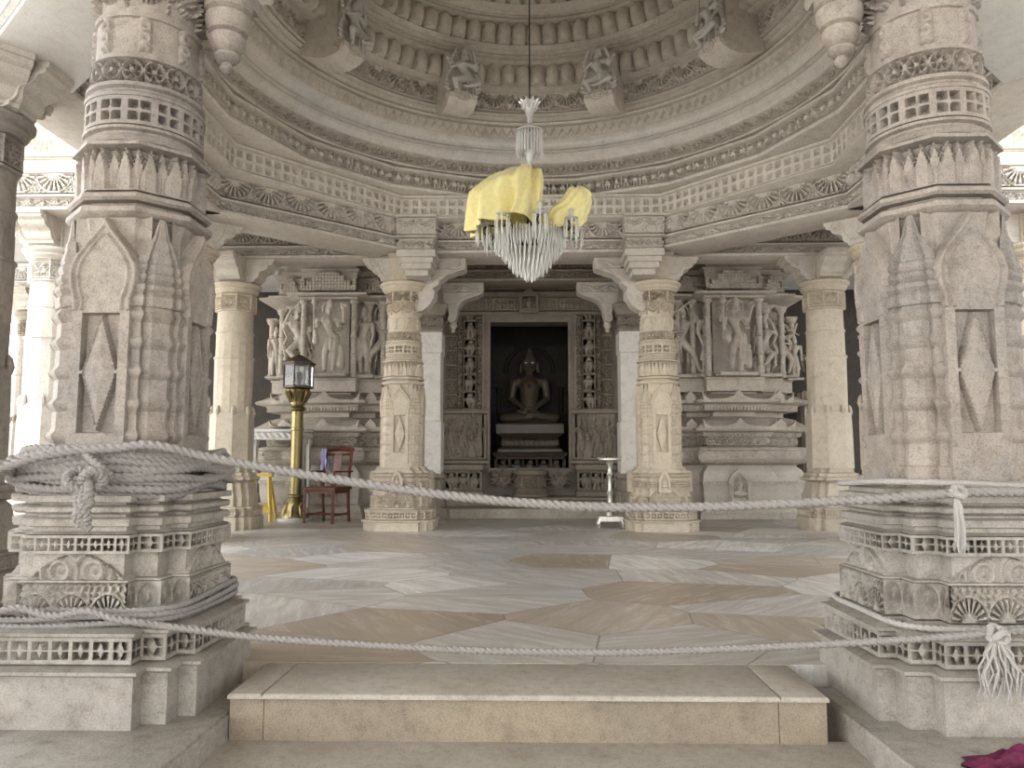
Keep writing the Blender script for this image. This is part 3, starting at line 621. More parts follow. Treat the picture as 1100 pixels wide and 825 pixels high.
def stand_body(g, sway=.04, female=True, bend=(0, 0), legL=None, legR=None, arms=(), turn=0., crown=.13, halo=True, skirt=True):
    hip = np.array([sway, 0, .50]); ch = np.array([-sway * .6, -.005, .725]); nk = np.array([-sway * .3, 0, .81]); hd = nk + np.array([sway * .5 + turn, -.012, .065])
    capsule(g, hip + (-.035, 0, 0), .068, hip + (.035, 0, 0), .068); capsule(g, hip, .07, (hip + ch) / 2, .054); capsule(g, (hip + ch) / 2, .054, ch, .075)
    capsule(g, ch + (-.085, 0, .03), .032, ch + (.085, 0, .03), .032); capsule(g, ch + (0, 0, .03), .05, nk, .03); capsule(g, nk, .028, hd, .034)
    if female:
        for s in (-1, 1): capsule(g, ch + (s * .038, -.045, -.005), .036, ch + (s * .038, -.06, -.008), .030)
    # head: skull, jaw, nose, brow, ears, hair bun and crown
    capsule(g, hd + (0, 0, .01), .046, hd + (0, -.004, .035), .048); capsule(g, hd + (0, -.02, -.02), .028, hd + (0, -.024, 0), .03)
    capsule(g, hd + (0, -.050, .02), .006, hd + (0, -.060, -.002), .009, 8)
    for s in (-1, 1):
        capsule(g, hd + (s * .008, -.046, .026), .007, hd + (s * .032, -.038, .026), .006, 8); capsule(g, hd + (s * .048, 0, .02), .010, hd + (s * .052, 0, -.025), .014, 8)
    capsule(g, hd + (-.010, -.046, -.022), .006, hd + (.010, -.046, -.022), .006, 8)
    c0 = hd + np.array([0, .004, .055]); capsule(g, c0, .050, c0 + (0, 0, crown * .35), .046)
    capsule(g, c0 + (0, 0, crown * .3), .040, c0 + (0, 0, crown * .65), .032); capsule(g, c0 + (0, 0, crown * .65), .026, c0 + (0, 0, crown), .014)
    for k in range(3): capsule(g, c0 + ((k - 1) * .032, -.04, .0), .014, c0 + ((k - 1) * .03, -.036, .03), .006, 8)
    if halo:
        th = np.linspace(-.3, PI + .3, 14)
        for a in th: capsule(g, hd + (.105 * math.cos(a), .04, .03 + .105 * math.sin(a)), .018, hd + (.12 * math.cos(a), .04, .03 + .12 * math.sin(a)), .014, 8)
    legs = [legL or [(-.045 + sway, 0, .47), (-.05, -.02, .27), (-.05, .01, .05), (-.06, -.07, .02)], legR or [(.045 + sway, 0, .47), (.05, -.02, .27), (.05, .01, .05), (.07, -.07, .02)]]
    for L in legs:
        capsule(g, L[0], .064, L[1], .043); capsule(g, L[1], .043, L[2], .026); capsule(g, L[2], .024, L[3], .017)
        a = np.array(L[2], float); capsule(g, a + (-.02, 0, .02), .014, a + (.02, 0, .02), .014, 8)
        for q in (-1, 0, 1): capsule(g, np.array(L[3]) + (q * .01, -.01, 0), .008, np.array(L[3]) + (q * .012, -.03, -.004), .006, 8)
    if skirt:
        for k in range(7): a = k / 6 * PI; capsule(g, hip + (-.075 * math.cos(a), -.06 * math.sin(a), .01), .013, hip + (-.07 * math.cos(a + .25), -.065 * math.sin(a), -.01 - .03 * math.sin(a)), .012, 8)
        capsule(g, hip + (0, -.07, -.02), .016, (hip[0] * .6, -.05, .20), .012, 8)
        for s in (-1, 1): capsule(g, hip + (s * .08, -.02, 0), .016, (s * .135 + sway, .01, .22), .012, 8); capsule(g, hip + (s * .08, -.02, -.04), .010, (s * .10 + sway * .5, -.02, .12), .01, 8)
    capsule(g, ch + (-.05, -.05, .05), .010, ch + (0, -.078, -.02), .012, 8); capsule(g, ch + (.05, -.05, .05), .010, ch + (0, -.078, -.02), .012, 8)
    for s, el, ha in arms:
        sh = ch + np.array([s * .105, 0, .03]); el = np.array(el, float); ha = np.array(ha, float)
        capsule(g, sh, .035, el, .026); capsule(g, el, .027, ha, .018); hand(g, el, ha)
        m = sh * .45 + el * .55; capsule(g, m + (0, -.012, -.008), .03, m + (0, -.012, .008), .03, 8)
    return hd, ch, hip
def rod(g, a, b, r, knob=0):
    capsule(g, a, r, b, r)
    if knob: capsule(g, b, knob, np.array(b) + (0, 0, .03), knob * .7); capsule(g, b, knob * .6, np.array(b) + (0, 0, .07), knob * .25)
def fig_deity():
    g = G(); stand_body(g, .045, True, arms=[(-1, (-.17, -.02, .62), (-.15, -.10, .55)), (1, (.17, -.02, .62), (.10, -.12, .60)), (-1, (-.19, .02, .72), (-.19, -.05, .85)), (1, (.19, .02, .72), (.20, -.05, .85))], legR=[(.09, 0, .47), (.085, -.03, .27), (.06, .0, .05), (.12, -.05, .02)])
    rod(g, (-.19, -.075, .45), (-.19, -.075, .98), .014, .045); capsule(g, (-.15, -.11, .52), .04, (-.15, -.11, .44), .05)
    for k in range(9): a = k * .75; capsule(g, (.205 + .045 * math.cos(a) * (1 - k * .08), -.06, .92 + .045 * math.sin(a) * (1 - k * .08)), .018, (.21 + .045 * math.cos(a + .7) * (1 - k * .08), -.06, .92 + .045 * math.sin(a + .7) * (1 - k * .08)), .017, 8)
    capsule(g, (.17, 0, .30), .045, (.17, .0, .12), .05); capsule(g, (.17, -.02, .36), .035, (.17, -.02, .38), .03)
    g.box((-.26, -.11, -.03), (.26, .08, .02)); return skin(g, 'deity', M['shrine'], .0105, 1)
def fig_dancer():
    g = G(); stand_body(g, .065, True, arms=[(-1, (-.20, 0, .70), (-.10, -.04, .92)), (1, (.20, -.02, .66), (.20, -.10, .80)), (1, (.17, .0, .60), (.22, -.03, .42))], legL=[(.02, 0, .47), (-.09, -.09, .35), (.03, -.09, .20), (.07, -.14, .16)])
    for k in range(12): a = k / 12 * 2 * PI; capsule(g, (-.16 + .02 * math.cos(3 * a), .03, .15 + .05 * k), .022, (-.18 + .03 * math.sin(2 * a), .02, .19 + .05 * k), .02, 8)
    capsule(g, (.20, 0, .02), .05, (.20, 0, .22), .035); capsule(g, (.20, -.02, .27), .038, (.20, -.02, .29), .035)
    g.box((-.25, -.10, -.03), (.25, .08, .02)); return skin(g, 'dancer', M['shrine'], .0105, 1)
def fig_fighter():
    g = G(); stand_body(g, -.05, False, arms=[(-1, (-.20, -.03, .78), (-.26, -.04, .95)), (1, (.20, -.03, .80), (.10, -.06, 1.02)), (-1, (-.16, -.05, .62), (-.03, -.12, .62)), (1, (.19, 0, .62), (.28, -.05, .55))], legL=[(-.08, 0, .47), (-.16, -.06, .30), (-.10, .0, .06), (-.14, -.06, .02)], legR=[(.0, 0, .47), (.12, -.06, .33), (.22, -.02, .08), (.27, -.06, .04)])
    rod(g, (-.30, -.05, .78), (.14, -.07, 1.08), .014, .03); rod(g, (.30, -.06, .30), (.28, -.06, .75), .012, .03)
    g.box((-.26, -.10, -.03), (.28, .08, .02)); return skin(g, 'fighter', M['shrine'], .0105, 1)
def fig_attendant():
    g = G(); stand_body(g, .03, False, arms=[(-1, (-.14, .0, .60), (-.13, -.06, .46)), (1, (.15, -.02, .63), (.10, -.10, .76))], crown=.10, halo=False)
    rod(g, (.11, -.11, .62), (.13, -.09, .98), .016, .03); g.box((-.18, -.10, -.03), (.18, .07, .02)); return skin(g, 'attendant', M['shrine'], .0105, 1)
def fig_flyer():
    """bracket figure leaning out of the dome, legs bent up beneath it"""
    g = G(); stand_body(g, .06, True, arms=[(-1, (-.19, -.03, .70), (-.13, -.05, .93)), (1, (.19, -.03, .70), (.13, -.05, .93)), (-1, (-.18, -.05, .62), (-.08, -.12, .66)), (1, (.20, -.02, .62), (.20, -.10, .50))],
        legL=[(.01, 0, .47), (-.15, -.10, .38), (-.10, -.06, .20), (-.15, -.10, .16)], legR=[(.10, 0, .47), (.19, -.11, .36), (.02, -.13, .26), (-.04, -.17, .24)], crown=.12)
    for s in (-1, 1):
        for k in range(8): a = k * .4; capsule(g, (s * (.19 + .03 * math.sin(a * 2)), .03, .25 + .08 * k), .028, (s * (.21 + .03 * math.sin(a * 2 + 1)), .03, .29 + .08 * k), .026, 8)
    return skin(g, 'flying_figure', M['white'], .0115, 1)
FD, FN, FF, FA, FL = fig_deity(), fig_dancer(), fig_fighter(), fig_attendant(), fig_flyer()
def remat(me, mat, name):
    m = me.copy(); m.name = name; m.materials[0] = mat; return m

# dome bracket figures
def dome_bracket(a_deg, label):
    a = math.radians(a_deg); R = 2.50; x, y = R * math.sin(a), CY + R * math.cos(a)
    t = thing('bracket_figure', label, 'statue', (x, y, 5.87), -a, 'bracket figures round the dome')
    g = G(); pr = [(-.02, .0), (-.10, .03), (-.16, .08), (-.17, .14), (-.13, .19), (-.06, .21), (-.06, .74), (.0, .80), (.50, .82), (.50, .10), (.30, .02), (.12, -.02)]
    g.prism(pr, -.20, .20, 'x')
    for s in (-1, 1):
        th = np.linspace(0, 4.5 * PI, 50); r = .075 * (1 - th / (5.4 * PI)); g.tube(np.stack([np.full(50, s * .202), -.075 + r * np.cos(th), .105 + r * np.sin(th)], 1), .01, 6)
    th = np.linspace(0, 4.5 * PI, 50); r = .10 * (1 - th / (5.4 * PI)); g.tube(np.stack([r * np.cos(th) * 1.3, np.full(50, -.165) , .10 + r * np.sin(th) * .8], 1), .012, 6)
    obj('bracket_block', g, M['dome'], t)
    obj('flying_figure', FL, None, t, loc=(0, -.15, .0), scale=(1.0, .95, .76))
    return t
dome_bracket(-23, 'carved figure on a bracket in the dome, just left of the chandelier rod')
dome_bracket(23, 'carved figure on a bracket in the dome, just right of the chandelier rod')
dome_bracket(-66, 'carved figure on a bracket high in the dome at far left')
dome_bracket(66, 'carved figure on a bracket high in the dome at far right')

# ------------------------------------------------------------------ floor, steps, plinths, ceilings, dark walls
g = G(); g.box((-14, 4.056, -.4), (14, 24, 0)); struct('floor', g, M['floor'], 'irregular grey and brown marble paving of the hall')
g = G(); g.box((-14, -6, -.9), (14, 3.58, -.21)); struct('floor_lower', g, M['step'], 'stone landing below the threshold step')
def slab(name, label, lo, hi, mat, r=.012, cat='step'):
    g = G(); x0, y0, z0 = lo; x1, y1, z1 = hi
    pl = rect((x1 - x0) / 2, (y1 - y0) / 2) + np.array([(x0 + x1) / 2, (y0 + y1) / 2]); sweep(g, pl, [(0, z0), (0, z1 - r), (-r * .4, z1 - r * .35), (-r, z1)])
    o = obj(name, g, M[mat]); return tag(o, label, cat)
def step_thing(name, label, x0, x1):
    t = thing(name, label, 'step', ((x0 + x1) / 2, 3.52, 0)); w = (x1 - x0) / 2
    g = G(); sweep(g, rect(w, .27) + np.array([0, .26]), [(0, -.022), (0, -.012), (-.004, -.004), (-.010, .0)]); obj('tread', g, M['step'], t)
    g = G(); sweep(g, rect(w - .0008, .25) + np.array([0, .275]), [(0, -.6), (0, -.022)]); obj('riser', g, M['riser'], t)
step_thing('threshold_step', 'long worn stone step across the middle, between the two huge pillars', -1.2295, 1.0575)
step_thing('threshold_step', 'short brown stone block at the left end of the step', -1.384, -1.231)
step_thing('threshold_step', 'short brown stone block at the right end of the step', 1.059, 1.27)
for s, x in ((-1, -2.035), (1, 1.99)):
    w = 'left' if s < 0 else 'right'
    t = thing('pillar_plinth', 'low grey stone plinth under the huge %s pillar' % w, 'plinth', (x, 2.95, 0))
    g = G(); sweep(g, rect(.70, 1.06) + np.array([.08 if s > 0 else -.055, 0]), [(0, -.8), (0, -.11), (-.008, -.096), (-.02, -.09)]); obj('block', g, M['base'], t)
    g = G(); sweep(g, rect(1.2, 1.06) + np.array([s * 1.985, 0]), [(0, -.8), (0, -.11), (-.02, -.09)]); obj('side_block', g, M['base'], t)
g = G()
for s in (-1, 1):
    g.box((min(s * 4.0, s * 14), 9.6, 4.74), (max(s * 4.0, s * 14), 24, 4.95)); g.box((min(s * 4.0, s * 5.4), 4.0, 4.74), (max(s * 4.0, s * 5.4), 9.6, 4.95))
g.box((-9, -11, 4.74), (9, 4.0, 4.95))  # unseen front roof, stretched forward to cut light on the near pillars
g.box((-4.0, 11.55, 4.74), (4.0, 24, 4.95))
for s in (-1, 1):
    for y0, y1 in ((10.5, 11.7), (4.0, 5.2)): g.box((min(s * 2.5, s * 4.1), y0, 5.05), (max(s * 2.5, s * 4.1), y1, 5.25))  # unseen corner slabs added to stop light leaking in beside the dome
struct('ceiling', g, M['white'], 'flat pale stone slabs over the aisles, plus unseen slabs added to hold back light')
for s in (-1, 1):
    w_ = 'left' if s < 0 else 'right'; t = thing('parapet', 'pale added wall filling the bright gap above the aisle beam on the %s' % w_, 'parapet', (6.95 * s, 9.75, 0))  # invented wall, put up so bright cream stone fills the sky gap
    g = G(); sweep(g, rect(2.05, .15), [(.0, 4.96), (.0, 4.97), (.0, 5.35), (.05, 5.40), (.08, 5.50), (.0, 5.56), (.0, 6.3), (.06, 6.36), (.06, 6.5)]); band(g, rect(2.05, .15), -.0, .03, 4.99, 5.32, p_halflotus, .6, .02, facets=[0]); obj('wall_face', g, M['cream'], t)
# upper shell closing the dome from outside light
g = G(); sweep(g, circle(4.1, 48), [(.1, 4.95), (.1, 6.0), (-.4, 6.6), (-1.2, 7.6), (-2.4, 8.5), (-4.05, 8.7)], cap=False); obj('outer_masonry', g, M['white'], dome)

# ------------------------------------------------------------------ sculptured shrine walls
HP = np.array([(-1.45, 1.6), (-1.45, .50), (-1.02, .50), (-1.02, .26), (-.58, .26), (-.58, 0), (.58, 0), (.58, .26), (1.0, .26), (1.0, .44), (1.24, .44), (1.24, 1.6)])
def ccw(p):
    a = np.sum(p[:, 0] * np.roll(p[:, 1], -1) - np.roll(p[:, 0], -1) * p[:, 1]); return p if a > 0 else p[::-1]
HP = ccw(HP)
MS = M['shrine']
def shrine_wall(s):
    w = 'left' if s < 0 else 'right'; cx, cy = 3.74 * s, 13.98
    t = thing('shrine_wall', 'high sculptured shrine wall of stacked mouldings and niches at the far %s' % w, 'wall', (cx, cy, 0)); t.scale = (1, 1, 1)
    P = ccw(HP * np.array([s, 1]))
    def course(name, prof, mat=MS): g = G(); sweep(g, P, [(a, b) for b, a in prof]); return obj(name, g, mat, t, angle=42)
    pl = course('plinth', [(0, .15), (.09, .15), (.10, .13), (.17, .12), (.22, .06), (.26, .05), (.27, .05)])
    g = G(); band(g, P, .05, .09, .10, .25, p_lotuspanel, .2, .016); obj('lotus_moulding', g, MS, pl)
    ku = course('vase_moulding', [(.26, .03), (.30, .05), (.42, .065), (.60, .075), (.61, .085), (.66, .085), (.67, .075), (.80, .06), (.87, .02), (.91, -.03), (.96, -.05)], M['beam'])
    g = G(); band(g, P, .07, .095, .61, .66, p_circles, .06, .012); obj('bead_band', g, MS, ku)
    to = course('torus_moulding', [(.95, -.03), (.97, .0), (.985, .08), (1.02, .13), (1.07, .16), (1.13, .17), (1.19, .16), (1.24, .13), (1.275, .08), (1.285, .0), (1.30, -.03)])
    g = G(); band(g, P, .145, .18, 1.05, 1.22, p_scroll, .28, .014); obj('carved_belt', g, MS, to)
    co = course('cornice', [(1.29, -.03), (1.31, -.06), (1.46, -.06), (1.465, .02), (1.54, .05), (1.56, .19), (1.59, .215), (1.62, .19), (1.67, .11), (1.72, .04), (1.79, -.05), (1.84, -.20)])
    g = G(); band(g, P, -.06, -.005, 1.315, 1.455, p_circles, .13, .012); band(g, P, .02, .06, 1.468, 1.545, p_twist, .07, .012); obj('bead_band', g, MS, co)
    sh = course('horned_cornice', [(1.82, -.20), (1.92, -.20), (1.94, -.08), (1.99, -.05), (2.0, -.01), (2.05, .02), (2.07, .15), (2.10, .175), (2.13, .155), (2.17, .06), (2.22, -.02), (2.26, -.16)])
    g = G(); band(g, P, -.04, .0, 1.94, 2.04, p_slots, .06, .012); obj('tooth_band', g, MS, sh)
    def horns(name, x0, x1, y, z, h, parent):
        g = G(); m = (x0 + x1) / 2; ww = (x1 - x0)
        poly = [(x0 - .05, z), (x0 - .07, z + h), (x0 - .03, z + h * .55), (x0 + .06, z + h * .25), (m - ww * .22, z + h * .30), (m - .10, z + h * .55), (m, z + h * 1.15), (m + .10, z + h * .55), (m + ww * .22, z + h * .30), (x1 - .06, z + h * .25), (x1 + .03, z + h * .55), (x1 + .07, z + h), (x1 + .05, z)]
        g.prism(poly, y, y + .10); obj(name, g, MS, parent)
    for x0, x1, y in ((-.58, .58, 0), (.60, 1.0, .26), (-1.02, -.60, .26)):
        x0, x1 = sorted((x0 * s, x1 * s)); horns('horn_crest', x0, x1, y - .175, 2.08, .20, sh); horns('horn_crest', x0, x1, y - .21, 1.60, .17, co)
    bl = course('pedestal_course', [(2.24, -.16), (2.28, -.16), (2.30, -.06), (2.50, -.06), (2.52, -.04), (2.55, -.04), (2.57, -.10)])
    bo = course('niche_wall', [(2.55, -.235), (4.06, -.235)])
    # round posts beside the niches, with rings
    for x, y, z1 in ((-.47, -.0, 4.02), (.47, -.0, 4.02), (.66, .24, 3.86), (.95, .24, 3.86), (-.70, .24, 4.02), (-.98, .24, 4.02), (1.20, .42, 3.7), (-1.30, .48, 3.9)):
        g = G(); pr = [(.05, 2.56)]
        for zz in np.arange(2.62, z1 - .1, .34): pr += [(.052, zz), (.068, zz + .015), (.068, zz + .035), (.052, zz + .05), (.052, zz + .16), (.060, zz + .17), (.052, zz + .18)]
        pr += [(.052, z1 - .10), (.09, z1 - .06), (.09, z1)]; g.lathe(pr, 16, (x * s, y + .07, 0)); g.box((x * s - .10, y + .02, z1 - .02), (x * s + .10, y + .25, z1 + .04)); obj('niche_post', g, MS, bo)
    ca = course('canopy', [(4.02, -.06), (4.05, .08), (4.07, .16), (4.11, .16), (4.12, .10), (4.17, -.02), (4.19, -.08)])
    pa = course('parapet', [(4.16, -.12), (4.30, -.12), (4.32, -.08), (4.36, -.08), (4.38, -.14), (4.50, -.14), (4.52, -.06), (4.60, -.02), (4.62, -.1), (4.74, -.1)])
    # stepped fretwork gables standing on the canopy
    for x0, x1, y, h in ((-.52, .52, .02, .36), (.62, .98, .28, .30), (-1.0, -.64, .28, .30)):
        x0, x1 = sorted((x0 * s, x1 * s)); m = (x0 + x1) / 2; hw = (x1 - x0) / 2
        def gab(X, Z):
            u = np.abs(X) / hw; zz = (Z - 4.18) / h; top = np.where(u < .38, 1., np.where(u < .58, .75, np.where(u < .80, .5, np.where(u < .86, .25, .62))))
            k = sm(.5 - np.abs((Z * 17) % 1 - .5) - np.abs((X * 17) % 1 - .5) + .12, .25); return np.where(zz < top, .45 + .55 * k, -2.)
        g = G(); panel(g, hw, 4.18, 4.18 + h, .10, gab, .03, .011); obj('gable', g, MS, ca, loc=(m, y + .02, 0))
    # flat canopies above the side niches
    g = G(); g.box((-.56, -.10, 4.0), (.56, .1, 4.04)); obj('canopy_slab', g, MS, ca)
    return t
SWL, SWR = shrine_wall(-1), shrine_wall(1)
def statue(me, x, y, z, h, label, name='stone_figure', sx=1, rz=0, mat=None, grp=None):
    m = me if mat is None else remat(me, mat, me.name + mat.name)
    o = bpy.data.objects.new(name, m); COL.objects.link(o); o.location = (x, y, z); o.scale = (h * sx, h, h); o.rotation_euler = (0, 0, rz); return tag(o, label, 'statue', grp)
gs = 'stone deities on the shrine walls'
statue(FD, -3.70, 13.93, 2.60, 1.36, 'large crowned stone deity in the middle niche of the left shrine wall, above the lantern', 'deity_statue', 1, 0, None, gs)
statue(FN, -4.38, 14.22, 2.60, 1.33, 'dancing stone figure left of the crowned deity on the left shrine wall', 'dancer_statue', 1, .1, None, gs)
statue(FA, -3.12, 14.26, 2.60, 1.30, 'slim stone attendant right of the crowned deity on the left shrine wall', 'attendant_statue', -1, -.2, None, gs)
statue(FF, -2.82, 14.36, 2.60, 1.36, 'striding stone figure at the right end of the left shrine wall', 'warrior_statue', -1, 0, None, gs)
statue(FA, -4.84, 14.40, 2.60, .95, 'small stone attendant at the left end of the left shrine wall', 'attendant_statue', 1, .2, None, gs)
statue(FD, 3.74, 13.93, 2.60, 1.36, 'large crowned stone deity in the middle niche of the right shrine wall', 'deity_statue', 1, .1, None, gs)
statue(FF, 2.86, 14.30, 2.60, 1.32, 'striding stone figure beside the slender pillar on the right shrine wall', 'warrior_statue', 1, 0, None, gs)
statue(FA, 3.28, 14.26, 2.60, 1.33, 'slim stone attendant left of the crowned deity on the right shrine wall', 'attendant_statue', 1, .5, None, gs)
statue(FN, 4.36, 14.20, 2.60, 1.08, 'dancing stone figure between posts right of the crowned deity on the right shrine wall', 'dancer_statue', -1, 0, None, gs)
statue(FF, 4.74, 14.42, 2.60, .98, 'small striding stone figure near the right end of the right shrine wall', 'warrior_statue', -1, -.3, None, gs)
statue(FA, 4.96, 14.38, 2.55, .80, 'smallest stone attendant at the right end of the right shrine wall', 'attendant_statue', -1, -.3, None, gs)
g = G(); sweep(g, stepped(.24, .6, .86) + np.array([5.80, 16.0]), [(.06, 0), (.06, .3), (0, .36), (0, 2.25), (.05, 2.3), (.05, 2.42)]); tag(obj('statue_pedestal', g, M['door']), 'tall dark pedestal in the gap right of the right shrine wall', 'pedestal')
statue(FA, 5.80, 16.0, 2.45, 1.0, 'dim stone attendant in the dark gap right of the right shrine wall', 'attendant_statue', 1, 0, M['door'], gs)
def mini_niche(x, y, z, h, label):
    t = thing('wall_niche', label, 'niche', (x, y, z)); w = h * .30
    out = [(-w, 0), (w, 0), (w, h * .55), (w * 1.15, h * .6), (w * .9, h * .78), (w * .4, h * .92), (0, h), (-w * .4, h * .92), (-w * .9, h * .78), (-w * 1.15, h * .6), (-w, h * .55)]
    inn = [(a * .62, h * .5 + (b - h * .5) * .74) for a, b in out]
    g = G(); g.grid(np.array([[(a, .05, b) for a, b in out], [(a, -.045, b) for a, b in out], [(a, -.045, b) for a, b in inn], [(a, .0, b) for a, b in inn]]), cv=True); g.ngon([(a, 0., b) for a, b in inn])
    for s in (-1, 1): g.lathe([(.02, 0), (.028, h * .05), (.02, h * .1), (.02, h * .45), (.03, h * .5), (.02, h * .55)], 10, (s * w * .8, -.05, 0))
    g.box((-w * 1.3, -.07, -.03), (w * 1.3, .05, .0)); obj('niche_frame', g, MS, t)
    g = G(); k = h * .22
    capsule(g, (0, -.02, h * .35), k * .32, (0, -.02, h * .52), k * .40); capsule(g, (0, -.025, h * .62), k * .2, (0, -.025, h * .66), k * .22); capsule(g, (0, -.02, h * .70), k * .16, (0, -.02, h * .77), k * .05)
    for s in (-1, 1):
        capsule(g, (s * k * .2, -.03, h * .30), k * .26, (s * k * .75, -.05, h * .27), k * .2); capsule(g, (s * k * .75, -.05, h * .26), k * .2, (0, -.07, h * .22), k * .15); capsule(g, (s * k * .42, -.02, h * .54), k * .14, (s * k * .72, -.03, h * .42), k * .11); capsule(g, (s * k * .72, -.03, h * .42), k * .11, (s * k * .5, -.05, h * .33), k * .1)
    obj('seated_figure', skin(g, 'seated_figure', MS, .009, 1), None, t); return t
mini_niche(3.72, 13.90, .29, .60, 'small arched niche with a seated figure low on the right shrine wall')
mini_niche(-3.66, 13.90, .29, .60, 'small arched niche with a seated figure low on the left shrine wall')

# ------------------------------------------------------------------ porch and doorway of the sanctum
g = G(); g.box((-1.62, 13.98, -.05), (1.62, 15.0, .17)); struct('floor_porch', g, M['step'], 'low platform before the dark doorway')
def ledge():
    t = thing('doorway_step', 'stone ledge at the foot of the dark doorway, under the round threshold block', 'step', (0, 15.2, 0))
    g = G(); sweep(g, rect(1.6, .32), [(0, .1), (0, .26), (.03, .28), (.03, .32), (.0, .34)]); obj('ledge', g, M['door'], t)
ledge()
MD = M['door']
def porch_pillar(s):
    w = 'left' if s < 0 else 'right'
    t = thing('porch_pillar', 'square shaded porch pillar close behind the slender pillar on the %s' % w, 'pillar', (1.80 * s, 13.55, 0))
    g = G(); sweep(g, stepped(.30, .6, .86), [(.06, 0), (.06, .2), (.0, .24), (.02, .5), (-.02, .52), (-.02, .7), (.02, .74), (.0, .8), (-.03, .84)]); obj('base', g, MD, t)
    g = G(); sweep(g, rect(.25, .25), [(0, .8), (0, 1.7), (-.02, 1.72), (-.02, 2.9), (0, 2.92), (0, 3.3)]); obj('shaft', g, M['dome_smooth'], t)
    g = G(); sweep(g, rect(.25, .25), [(0, 3.28), (.03, 3.32), (.0, 3.36), (.0, 3.55), (.05, 3.58), (.07, 3.65), (.10, 3.68), (.10, 3.76), (.0, 3.80), (0, 4.2)]); band(g, rect(.25, .25), 0, .02, 3.37, 3.54, p_arab, .25, .012); obj('capital', g, MD, t)
    for a, f in ((0 if s < 0 else 180, 1), (270, 0)):
        obj('carved_bracket', LBRK, None, t, rot=(0, 0, math.radians(a)), loc=(0, 0, .0)) if f else obj('bracket', BRK, None, t, rot=(0, 0, math.radians(a)))
    return t
porch_pillar(-1); porch_pillar(1)
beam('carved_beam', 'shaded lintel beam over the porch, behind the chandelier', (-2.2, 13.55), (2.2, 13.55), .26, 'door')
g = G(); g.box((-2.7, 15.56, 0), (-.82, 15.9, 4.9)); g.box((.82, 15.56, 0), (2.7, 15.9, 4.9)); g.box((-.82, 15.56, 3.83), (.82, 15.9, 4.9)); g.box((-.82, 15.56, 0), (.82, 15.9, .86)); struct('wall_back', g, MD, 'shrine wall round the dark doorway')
dw = thing('carved_doorway', 'dark doorway framed by carved marble jambs and a carved lintel', 'doorway', (-.015, 15.5, 0))
g = G()
def frame(g, x, zt, zb, w, y0, y1):
    g.box((-x - w, y0, zb), (-x, y1, zt)); g.box((x, y0, zb), (x + w, y1, zt)); g.box((-x - w, y0, zt), (x + w, y1, zt + w))
frame(g, .79, 3.83, .88, .05, -.10, .1); frame(g, .84, 3.88, .88, .07, -.06, .1); frame(g, .91, 3.95, .88, .04, -.10, .1); g.box((-.84, -.12, .80), (.84, .1, .885)); obj('door_frame', g, MD, dw)
def jamb(x, w, z0, z1, off, per, nm, fn=p_figures):
    g = G(); panel(g, w, z0, z1, off, lambda X, Z: fn(np.floor((Z - z0) / per) * 3 + np.clip((X + w) / (2 * w), 0, .999), ((Z - z0) / per) % 1, 2 * w / per), .05, .011); g.box((-w, -off + .05, z0), (w, .15, z1)); obj(nm, g, MD, dw, loc=(x, 0, 0))
for s in (-1, 1):
    jamb(s * 1.0, .05, 1.06, 3.95, .10, .16, 'bead_strip', p_circles); jamb(s * 1.20, .13, 2.06, 3.97, .14, .36, 'figure_jamb'); jamb(s * 1.40, .04, 1.06, 3.97, .10, .14, 'bead_strip', p_circles); jamb(s * 1.57, .11, 2.06, 3.97, .06, .30, 'outer_jamb', p_arab)
    g = G(); g.box((min(s * .86, s * 1.72), -.10, .95), (max(s * .86, s * 1.72), .2, 2.0)); sweep(g, rect(.43, .10) + np.array([s * 1.29, -.06]), [(.0, .95), (.06, .98), (.06, 1.03), (0, 1.06)]); sweep(g, rect(.43, .10) + np.array([s * 1.29, -.06]), [(.0, 1.96), (.03, 1.98), (.03, 2.03), (0, 2.06)])
    o = obj('relief_panel', g, MD, dw)
    for q, (dx, me, h) in enumerate(((-.28, FA, .78), (0, FD, .86), (.28, FA, .78))): obj('relief_figure', remat(me, MD, 'relief_figure%d' % q) if s < 0 else bpy.data.meshes['relief_figure%d' % q], None, o, loc=(s * 1.29 + dx * (1 if s < 0 else -1), -.10, 1.08), scale=(h * s, h, h))
    g = G(); sweep(g, rect(.36, .14) + np.array([s * 1.32, -.08]), [(.05, .34), (.05, .42), (.0, .46), (0, .82), (.04, .86), (.04, .95), (-.02, .97)]); band(g, rect(.36, .14) + np.array([s * 1.32, -.08]), 0, .03, .47, .81, p_figures, .22, .012); obj('carved_plinth', g, MD, dw)
g = G(); g.box((-1.72, -.08, 3.97), (1.72, .15, 4.55)); sweep(g, rect(1.72, .09), [(0, 3.97), (.05, 4.0), (.07, 4.03), (.02, 4.06)]); band(g, rect(1.70, .09), 0, .03, 4.07, 4.32, p_star, .14, .013, facets=[0]); sweep(g, rect(1.72, .09), [(.0, 4.33), (.08, 4.38), (.10, 4.43), (.0, 4.5)]); lt = obj('lintel', g, MD, dw)
g = G(); g.box((-.20, -.24, 4.0), (.20, 0, 4.06)); g.prism([(-.22, 4.34), (.22, 4.34), (.12, 4.42), (0, 4.50), (-.12, 4.42)], -.24, 0); 
for s in (-1, 1): g.lathe([(.03, 4.06), (.04, 4.1), (.03, 4.14), (.03, 4.28), (.05, 4.34)], 10, (s * .17, -.18, 0))
capsule(g, (0, -.16, 4.12), .06, (0, -.16, 4.20), .07); capsule(g, (0, -.17, 4.27), .045, (0, -.17, 4.29), .045)
for s in (-1, 1): capsule(g, (0, -.17, 4.10), .035, (s * .12, -.18, 4.09), .035)
obj('lintel_shrine', g, MD, lt)
